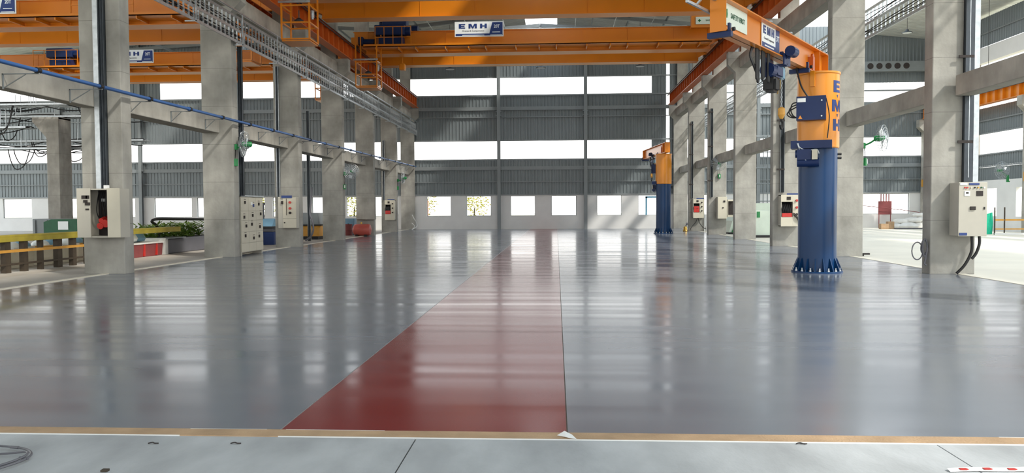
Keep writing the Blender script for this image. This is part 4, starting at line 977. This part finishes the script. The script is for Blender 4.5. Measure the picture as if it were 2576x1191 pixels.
# machines glimpsed between the columns farther down
r = thing('blue_machine', 'blue and grey machine seen between the second and third left columns', 'machine', (-13.6, 35, 0)); o = r.location
m_ = MB(o); m_.box(-14.6, -12.3, 33.5, 37, -.006, .55, .03); m_.build('base', M['navy'], r)
m_ = MB(o); m_.box(-14.6, -12.35, 33.55, 37, .56, .72, .02); m_.build('bed', M['dgrey'], r)
m_ = MB(o); m_.box(-14.7, -12.25, 33.4, 37, .73, .8); m_.build('slide', M['black'], r)
m_ = MB(o); m_.prism([(33.6, .8), (36.9, .8), (36.7, 1.12), (33.9, 1.12)], 'x', -14.5, -12.4); m_.build('hood', M['lblue'], r)
m_ = MB(o); m_.cyl((-13.4, 35.2, 1.12), (-13.4, 35.2, 1.75), .06, 10); m_.cyl((-13.4, 35.2, 1.75), (-13.4, 35.2, 1.85), .1, 10); m_.build('lever', M['dgrey'], r)
r = thing('yellow_machine', 'low amber machine seen between the third and fourth left columns', 'machine', (-13.2, 41, 0)); o = r.location
m_ = MB(o); m_.box(-14.2, -12.1, 39.2, 43, 0, .16, .02); m_.build('base', M['black'], r)
m_ = MB(o); m_.prism([(39.3, .16), (43, .16), (43, .62), (42.6, .7), (39.6, .7), (39.3, .55)], 'x', -14.2, -12.05); m_.build('body', M['amber'], r)
m_ = MB(o); m_.box(-14.0, -12.2, 39.6, 42.6, .72, 1.35, .02); m_.build('cabinet', M['steel'], r)
m_ = MB(o); m_.box(-14.05, -12.0, 39.5, 42.7, .7, .76); m_.build('band', M['black'], r)
m_ = MB((-11.75, 37.2, 0)); m_.tube([(-11.75, 37.2, 2.6), (-11.8, 37.2, 1.9), (-11.85, 37.2, 1.3), (-11.75, 37.2, 1.0), (-11.7, 37.2, .55), (-11.85, 37.2, .2), (-12.1, 37.2, .04)], .045, 8)
b_ = m_.build('hose', M['dgrey'], None, True); b_.location = (-11.75, 37.2, 0); tag(b_, 'grey hose drooping between the third and fourth left columns', 'hose')
r = thing('red_tank', 'pinkish red round ended tank lying at the foot of the fifth left column', 'tank', (-10.9, 43.6, 0)); o = r.location
m_ = MB(o); m_.lathe([(.02, -11.5), (.18, -11.47), (.29, -11.4), (.335, -11.28), (.335, -10.6), (.29, -10.5), (.1, -10.44), (.02, -10.43)], (0, 43.75, .36), 22, 'x'); m_.build('shell', M['pink'], r, True)
m_ = MB(o); m_.box(-11.3, -11.15, 43.5, 44.0, 0, .1); m_.box(-10.8, -10.65, 43.5, 44.0, 0, .1); m_.build('saddle', M['dark'], r)
m_ = MB(o); m_.cyl((-11.0, 43.75, .68), (-11.0, 43.75, .8), .05, 10); m_.build('valve', M['brass'], r)
r = thing('red_drum', 'darker red drum standing behind the round ended tank', 'drum', (-12.2, 45.2, 0)); o = r.location
m_ = MB(o); m_.lathe([(.28, 0), (.3, .02), (.29, .3), (.3, .32), (.29, .34), (.29, .6), (.3, .64), (.27, .66)], (-12.2, 45.2, 0), 20); m_.build('shell', M['maroon'], r, True)
m_ = MB(o); m_.cyl((-12.1, 45.1, .66), (-12.1, 45.1, .69), .04, 10); m_.build('bung', M['dark'], r)
m_ = MB((-12.7, 46, 0)); m_.box(-13.6, -11.9, 45.6, 46.6, 0, .98, .03); b_ = m_.build('blue_bin', M['lblue']); b_.location = (-12.7, 46, 0)
tag(b_, 'pale blue box standing behind the fourth left column', 'box')
m_ = MB((-10.5, 56.3, 0)); m_.tube([(-10.35, 55.9, 1.1), (-10.2, 55.9, .8), (-10.05, 55.95, .55), (-10.0, 56, .3), (-10.2, 56, .12), (-10.4, 56.1, .04)], .03, 6); m_.tube([(-10.4, 56, .5), (-10.2, 56, .3), (-10.3, 56.1, .1)], .025, 6)
b_ = m_.build('cable', M['white'], None, True); b_.location = (-10.5, 56.3, 0); tag(b_, 'loose pale cable on the foot of the farthest left column', 'cable')
# left hall column with a cable ladder crossing above it
r = thing('concrete_column', 'concrete column with a sloping bracket far out in the left hall', 'column', (-29.4, 45, 0)); o = r.location
m_ = MB(o); m_.box(-29.75, -29.0, 44.4, 45.6, -.05, 7.0, .02); m_.build('shaft', M['conc'], r)
m_ = MB(o); m_.prism([(-29.7, 5.75), (-30.6, 6.75), (-30.6, 7.0), (-29.0, 7.0), (-29.0, 6.9), (-29.7, 6.6)], 'y', 44.42, 45.58); m_.build('bracket', M['conc'], r)
def rack(y, z, x0, x1, lab, seed):
    random.seed(seed)
    r = thing('cable_rack', lab, 'cable tray', ((x0+x1)/2, y, z)); o = r.location
    m_ = MB(o)
    for dy in (0, .5, 1.0): m_.bar((x0, y+dy, z), (x1, y+dy, z), .05, .1)
    x = x0+.2
    while x < x1: m_.bar((x, y, z), (x, y+1.0, z), .05, .03); x += .45
    x = x0+1
    while x < x1:
        for dy in (0, .45): m_.bar((x, y+dy, z), (x, y+dy, z+1.3), .03, .03)
        x += 2.4
    m_.build('rack', M['galv'], r)
    m_ = MB(o)
    for k in range(9):
        pts = []; x = x0; ph = random.uniform(0, 6)
        while x < x1:
            pts.append((x, y+.05+.1*k, z+.06+.05*math.sin(ph+x)-max(0, .4*math.sin(ph+x*.8))*(k % 3 == 1))); x += .45
        m_.tube(pts, .03, 5)
    for k in range(3):
        x = random.uniform(x0+.5, x1-1.5); dz = random.uniform(.7, 1.9)
        m_.tube([(x, y+.1, z), (x+.15, y+.05, z-dz*.5), (x+.5, y, z-dz), (x+1.0, y+.1, z-dz*.8), (x+1.3, y+.2, z)], .03, 5)
    m_.build('cables', M['black'], r, True)
rack(43.2, 7.6, -38, -25, 'cable rack with drooping black cables in front of the bracketed column in the left hall', 3)
rack(44.0, 6.4, -38, -30.7, 'lower cable rack with drooping cables left of the bracketed column', 5)
rack(45.7, 5.3, -38, -26.4, 'lowest cable rack crossing the bright band behind the bracketed column', 8)
rack(46.5, 8.0, -38, -25.5, 'topmost cable rack under the cranes of the left hall', 11)

rack(45.3, 7.16, -38, -24.8, 'middle cable rack passing just over the bracketed column in the left hall', 21)
rack(47.5, 5.9, -38, -25.6, 'cable rack far behind the bracketed column, above the bright band', 23)

# ------------------------------------------------------------------ right hall
for k, y in enumerate((44.8, 51.3, 57.0)):
    r = thing('concrete_column', 'pale concrete column of the right hall side wall, %s' % ('nearest and cut by the photo edge', 'half hidden behind the control box column', 'in the far corner')[k], 'column', (26.3, y, 0), 'side wall columns of the right hall'); o = r.location
    m_ = MB(o); m_.box(25.9, 26.75, y, y+.5, -.05, 7.62, .02); m_.box(26.2, 26.75, y+.02, y+.48, 7.6, 13, .02); m_.build('shaft', M['concB'], r)
    m_ = MB(o); m_.prism([(25.95, 6.7), (25.55, 7.1), (25.55, 7.62), (25.95, 7.62)], 'y', y, y+.5); m_.build('corbel', M['concB'], r)
    m_ = MB(o); m_.box(25.88, 25.9, y+.1, y+.35, 2.9, 3.4); m_.build('wall_box', M['amber'], r)
r = thing('ventilator_beam', 'grey beam with a row of five round holes high on the right hall end wall', 'beam', (23.6, 57.1, 11.4)); o = r.location
m_ = MB(o); m_.box(21.5, 26, 57.05, 57.2, 11.05, 11.75); m_.build('beam', M['steel'], r)
for k in range(5): m_ = MB(o); m_.cyl((22.15+.62*k, 57.02, 11.42), (22.15+.62*k, 57.06, 11.42), .21, 18); m_.build('round_opening', M['dark'], r)
r = thing('pale_machine', 'pale green machine with a sloping side behind the bare fourth right column', 'machine', (11.6, 46, 0)); o = r.location
m_ = MB(o); m_.prism([(9.75, .1), (13.3, .1), (13.3, 1.75), (10.7, 1.75), (10.5, 1.2), (9.95, .75)], 'y', 45.0, 48.0); m_.build('body', M['pale'], r)
m_ = MB(o); m_.box(9.7, 13.3, 44.9, 48.0, 0, .1); m_.build('base', M['black'], r)
m_ = MB(o); m_.prism([(9.9, .12), (10.2, .12), (10.4, .8), (10.15, .7)], 'y', 44.93, 45.0); m_.box(10.7, 10.9, 44.95, 45, 1.2, 1.6); m_.build('marking', M['green'], r)
r = thing('pale_machine', 'pale green cabinet machine between the third and fourth right columns', 'machine', (11.0, 40.5, 0)); o = r.location
m_ = MB(o); m_.prism([(9.9, .12), (12.4, .12), (12.4, 1.35), (9.95, 1.35)], 'y', 40, 42); m_.build('body', M['pale'], r)
m_ = MB(o); m_.box(9.9, 12.4, 39.9, 42, 0, .12); m_.build('base', M['black'], r)
m_ = MB(o); m_.box(10.05, 10.2, 39.97, 40.0, 1.0, 1.3); m_.build('button_plate', M['green'], r)
r = thing('scaffold_frame', 'tall grid of thin scaffold tubes standing between the third and fourth right columns', 'scaffold', (13.0, 50, 0)); o = r.location
m_ = MB(o)
for x in (12.4, 13.2, 14.0, 14.5): m_.cyl((x, 50, 0), (x, 50, 6.2), .03, 8); m_.cyl((x, 51, 0), (x, 51, 6.2), .03, 8)
m_.build('standards', M['steel'], r)
m_ = MB(o)
for z in (.6, 1.4, 1.9, 3, 4, 5, 6.0):
    m_.cyl((12.3, 50, z), (14.6, 50, z), .025, 8); m_.cyl((12.3, 51, z), (14.6, 51, z), .025, 8)
    for x in (12.4, 14.5): m_.cyl((x, 50, z), (x, 51, z), .025, 6)
m_.build('ledgers', M['steel'], r)
# heap of white sacks with planks, maroon panel, carton
k = 0
for (x, y, z, sx, sz) in ((23.2, 55.2, 0, .6, .35), (24.0, 55.0, 0, .7, .42), (24.8, 55.3, 0, .65, .45), (25.4, 55.0, 0, .6, .5), (23.7, 55.4, .34, .6, .32), (24.5, 55.3, .4, .6, .36), (25.2, 55.3, .45, .55, .4), (24.9, 55.4, .8, .45, .28)):
    mm = MB((x, y, z)); pr_ = [(.05, 0), (sx*.9, .02), (sx, sz*.4), (sx*.8, sz*.85), (sx*.3, sz), (.03, sz*.98)]
    mm.lathe([(a, b+z) for a, b in pr_], (x, y, 0), 12)
    for v in mm.bm.verts:
        v.co.x *= 1+.18*math.sin(v.co.z*9+k); v.co.y *= .75; v.co.x += .04*math.sin(v.co.y*11+k)
    b_ = mm.build('white_sack', M['bag'], None, True); b_.location = (x, y, z)
    tag(b_, 'white sack in the heap of sacks against the right hall end wall', 'sack', 'heap of white sacks'); k += 1
m_ = MB((23.9, 54.0, 0)); m_.box(22.6, 26, 53.7, 53.95, 0, .08, .01); b_ = m_.build('plank', M['dgrey']); b_.location = (23.9, 54, 0); tag(b_, 'dark plank lying on the floor before the white sacks', 'plank')
m_ = MB((22.2, 54.2, 0)); m_.box(21.75, 22.25, 53.9, 54.3, 0, .36, .01); m_.box(22.3, 22.7, 54.1, 54.5, 0, .5, .01); b_ = m_.build('carton', M['tan']); b_.location = (22.2, 54.2, 0); tag(b_, 'small brown carton on the floor left of the white sacks', 'box')
r = thing('maroon_panel', 'maroon panel on four bars standing before the bright opening of the right hall', 'panel', (23.2, 56.9, 0)); o = r.location
m_ = MB(o); m_.box(22.75, 23.65, 56.85, 56.95, .95, 1.9, .01); m_.build('board', M['maroon'], r)
m_ = MB(o)
for i in range(4): m_.box(22.9+.18*i, 22.96+.18*i, 56.88, 56.93, 1.85, 2.4)
for x in (22.8, 23.6): m_.box(x-.02, x+.02, 56.88, 56.93, 0, 1.0)
m_.build('bars', M['maroon'], r)
m_ = MB((24, 55.9, 1.3)); m_.tube([(21.6, 57.6, 1.6), (22.4, 56.75, 1.5), (23.6, 56.7, 1.35), (24.8, 56.8, 1.2), (25.86, 57.1, 1.05)], .022, 6); b_ = m_.build('rope', M['maroon']); b_.location = (24, 55.9, 1.3); tag(b_, 'thin red rope stretched across in front of the maroon panel', 'rope')
r = thing('safety_barrier', 'barrier of brown posts with an amber rail in the right hall', 'barrier', (24, 43, 0)); o = r.location
for x in (23.12, 23.62, 25.8):
    m_ = MB(o); m_.cyl((x, 42.8, 0), (x, 42.8, 1.45 if x < 24 else 1.0), .035, 8); m_.build('post', M['brown'], r)
m_ = MB(o); m_.bar((23.1, 42.8, .78), (26.4, 42.8, .78), .05, .09); m_.bar((23.1, 42.8, .3), (26.4, 42.8, .3), .04, .06); m_.build('rail', M['amber'], r)
m_ = MB(o); m_.bar((23.1, 42.75, .05), (26.4, 42.75, .05), .04, .1); m_.build('toe_board', M['white'], r)
m_ = MB((22.2, 42.9, 0)); v0 = []
for i in range(9):
    x = 21.4+.21*i; d = .06*math.sin(i*1.7); v0.append((m_.V((x, 42.9+d, .02)), m_.V((x, 42.9-d*.5, .6)), m_.V((x, 42.9+d, .75+.055*i))))
for a, b in zip(v0, v0[1:]):
    m_.F([a[0], b[0], b[1], a[1]]); m_.F([a[1], b[1], b[2], a[2]])
b_ = m_.build('safety_net', M['teal']); b_.location = (22.2, 42.9, 0); sm = b_.modifiers.new('thick', 'SOLIDIFY'); sm.thickness = .01
tag(b_, 'bright green safety netting hung beside the closed control box column', 'netting')
# coils hung on the near right column, small things at column feet
m_ = MB((8.4, 18.4, .4)); 
m_.tube([(8.36+.07*math.cos(t), 18.33+.02*math.sin(2*t), .62+.17*math.sin(t)) for t in [2*PI*i/18 for i in range(18)]], .016, 6, True)
m_.tube([(8.36+.05*math.cos(t), 18.30, .6+.2*math.sin(t)) for t in [2*PI*i/18 for i in range(18)]], .016, 6, True)
m_.tube([(8.4, 18.33, .5), (8.39, 18.32, .35), (8.36, 18.31, .24), (8.40, 18.3, .2)], .02, 6)
m_.tube([(8.22+.12*math.cos(t), 18.36, .52+.2*math.sin(t)) for t in [2*PI*i/20 for i in range(20)]], .014, 6, True)
b_ = m_.build('cable_coil', M['dgrey'], None, True); b_.location = (8.4, 18.4, .4); tag(b_, 'coiled grey cable hung on the aisle side of the nearest right column', 'cable')
r = thing('brass_valve', 'small brass valve standing at the foot of the farthest right column', 'valve', (8.15, 50.2, 0)); o = r.location
m_ = MB(o); m_.lathe([(.14, 0), (.16, .05), (.12, .12), (.12, .26), (.07, .32)], (8.15, 50.2, 0), 16); m_.build('body', M['brass'], r, True)
m_ = MB(o); m_.cyl((8.15, 50.2, .3), (8.25, 50.2, .5), .03, 8); m_.cyl((8.2, 50.2, .48), (8.3, 50.2, .5), .07, 10); m_.build('handle', M['dgrey'], r)
m_ = MB((9.55, 24.85, 0)); m_.box(9.48, 9.7, 24.85, 24.93, .04, .09); m_.box(9.48, 9.52, 24.85, 24.93, 0, .05); b_ = m_.build('floor_bracket', M['dark']); b_.location = (9.55, 24.85, 0); tag(b_, 'dark metal bracket sticking out at the foot of the second right column', 'bracket')
m_ = MB((9.7, 50.8, 0)); m_.cyl((9.6, 50.6, 0), (9.6, 50.6, 2.3), .06, 10); m_.cyl((9.6, 50.6, .0), (9.6, 50.6, .3), .13, 12); b_ = m_.build('stand_pipe', M['white']); b_.location = (9.7, 50.8, 0); tag(b_, 'white standpipe beside the sixth right column', 'pipe')

# ------------------------------------------------------------------ high bay lamps
def highbay(x, y, z, lab, zc=13.2):
    r = thing('high_bay_lamp', lab, 'lamp', (x, y, z), 'hanging high bay lamps'); o = r.location
    m_ = MB(o); m_.lathe([(.05, z+.22), (.09, z+.2), (.1, z+.12), (.3, z+.03), (.31, z)], (x, y, 0), 20); m_.build('shade', M['tray'], r, True)
    m_ = MB(o); m_.cyl((x, y, z-.004), (x, y, z+.004), .27, 20); m_.build('diffuser', M['lens'], r)
    m_ = MB(o); m_.cyl((x, y, z+.2), (x, y, zc), .012, 6); m_.build('rod', M['dark'], r)
for x, lab in ((-6.73, 'leftmost'), (-.94, 'middle'), (5.28, 'rightmost')): highbay(x, 50, 10.4, '%s of the three small hanging lamps before the end wall of the middle hall' % lab)
highbay(23.3, 44, 8.3, 'hanging lamp before the ribbed side wall of the right hall', 13.4)
highbay(21.6, 50, 12.2, 'hanging lamp under the roof of the right hall', 13.82)

# ------------------------------------------------------------------ outside, seen through the openings
def tree(x, y, h, rad, m, lab):
    r = thing('shrub', lab, 'shrub', (x, y, -.3)); o = r.location
    m_ = MB(o); m_.cyl((x, y, -.3), (x+.1, y, h*.5), .1, 8, .05); m_.build('stem', M['brown'], r)
    m_ = MB(o)
    for k in range(700):
        v = Vector((random.gauss(0, 1), random.gauss(0, 1), random.gauss(0, .8))); v = v.normalized()*rad*random.random()**.4
        p = Vector((x, y, h*.62))+v; a = random.uniform(0, 2*PI); d = Vector((math.cos(a), math.sin(a), random.uniform(-.5, .5)))*.22; s_ = d.cross(Vector((random.random(), random.random(), 1))).normalized()*.08
        m_.F([m_.V(p), m_.V(p+d*.5+s_), m_.V(p+d), m_.V(p+d*.5-s_)])
    m_.build('foliage', M[m], r)
tree(-11.5, 66, 3.6, 1.5, 'leafP', 'yellowish shrub outside the leftmost window of the middle hall')
tree(-7.2, 68, 3.2, 1.4, 'leafP', 'yellow green shrub outside the second window of the middle hall')
tree(-17.0, 65, 3.4, 1.6, 'leafP', 'yellowish shrub outside, seen between the fifth and sixth left columns')
tree(-25, 66, 3.4, 1.6, 'leafP', 'yellowish shrub outside, seen above the blue and grey machine')
m_ = MB((8.2, 64, -.3)); m_.box(7.2, 7.35, 64, 64.15, -.3, 2.4); m_.box(8.4, 8.5, 64, 64.1, -.3, 2.6); m_.box(7.2, 8.5, 64, 64.1, 2.3, 2.45); b_ = m_.build('blue_gate', M['lblue']); b_.location = (8.2, 64, -.3); tag(b_, 'pale blue gate frame outside the window behind the far jib crane', 'gate')
m_ = MB((-11, 63, -.3)); m_.box(-11.4, -10.4, 62.5, 63.5, -.3, 2.2, .03); b_ = m_.build('brown_crate', M['rust']); b_.location = (-11, 63, -.3); tag(b_, 'orange brown crate outside the leftmost window of the middle hall', 'crate')
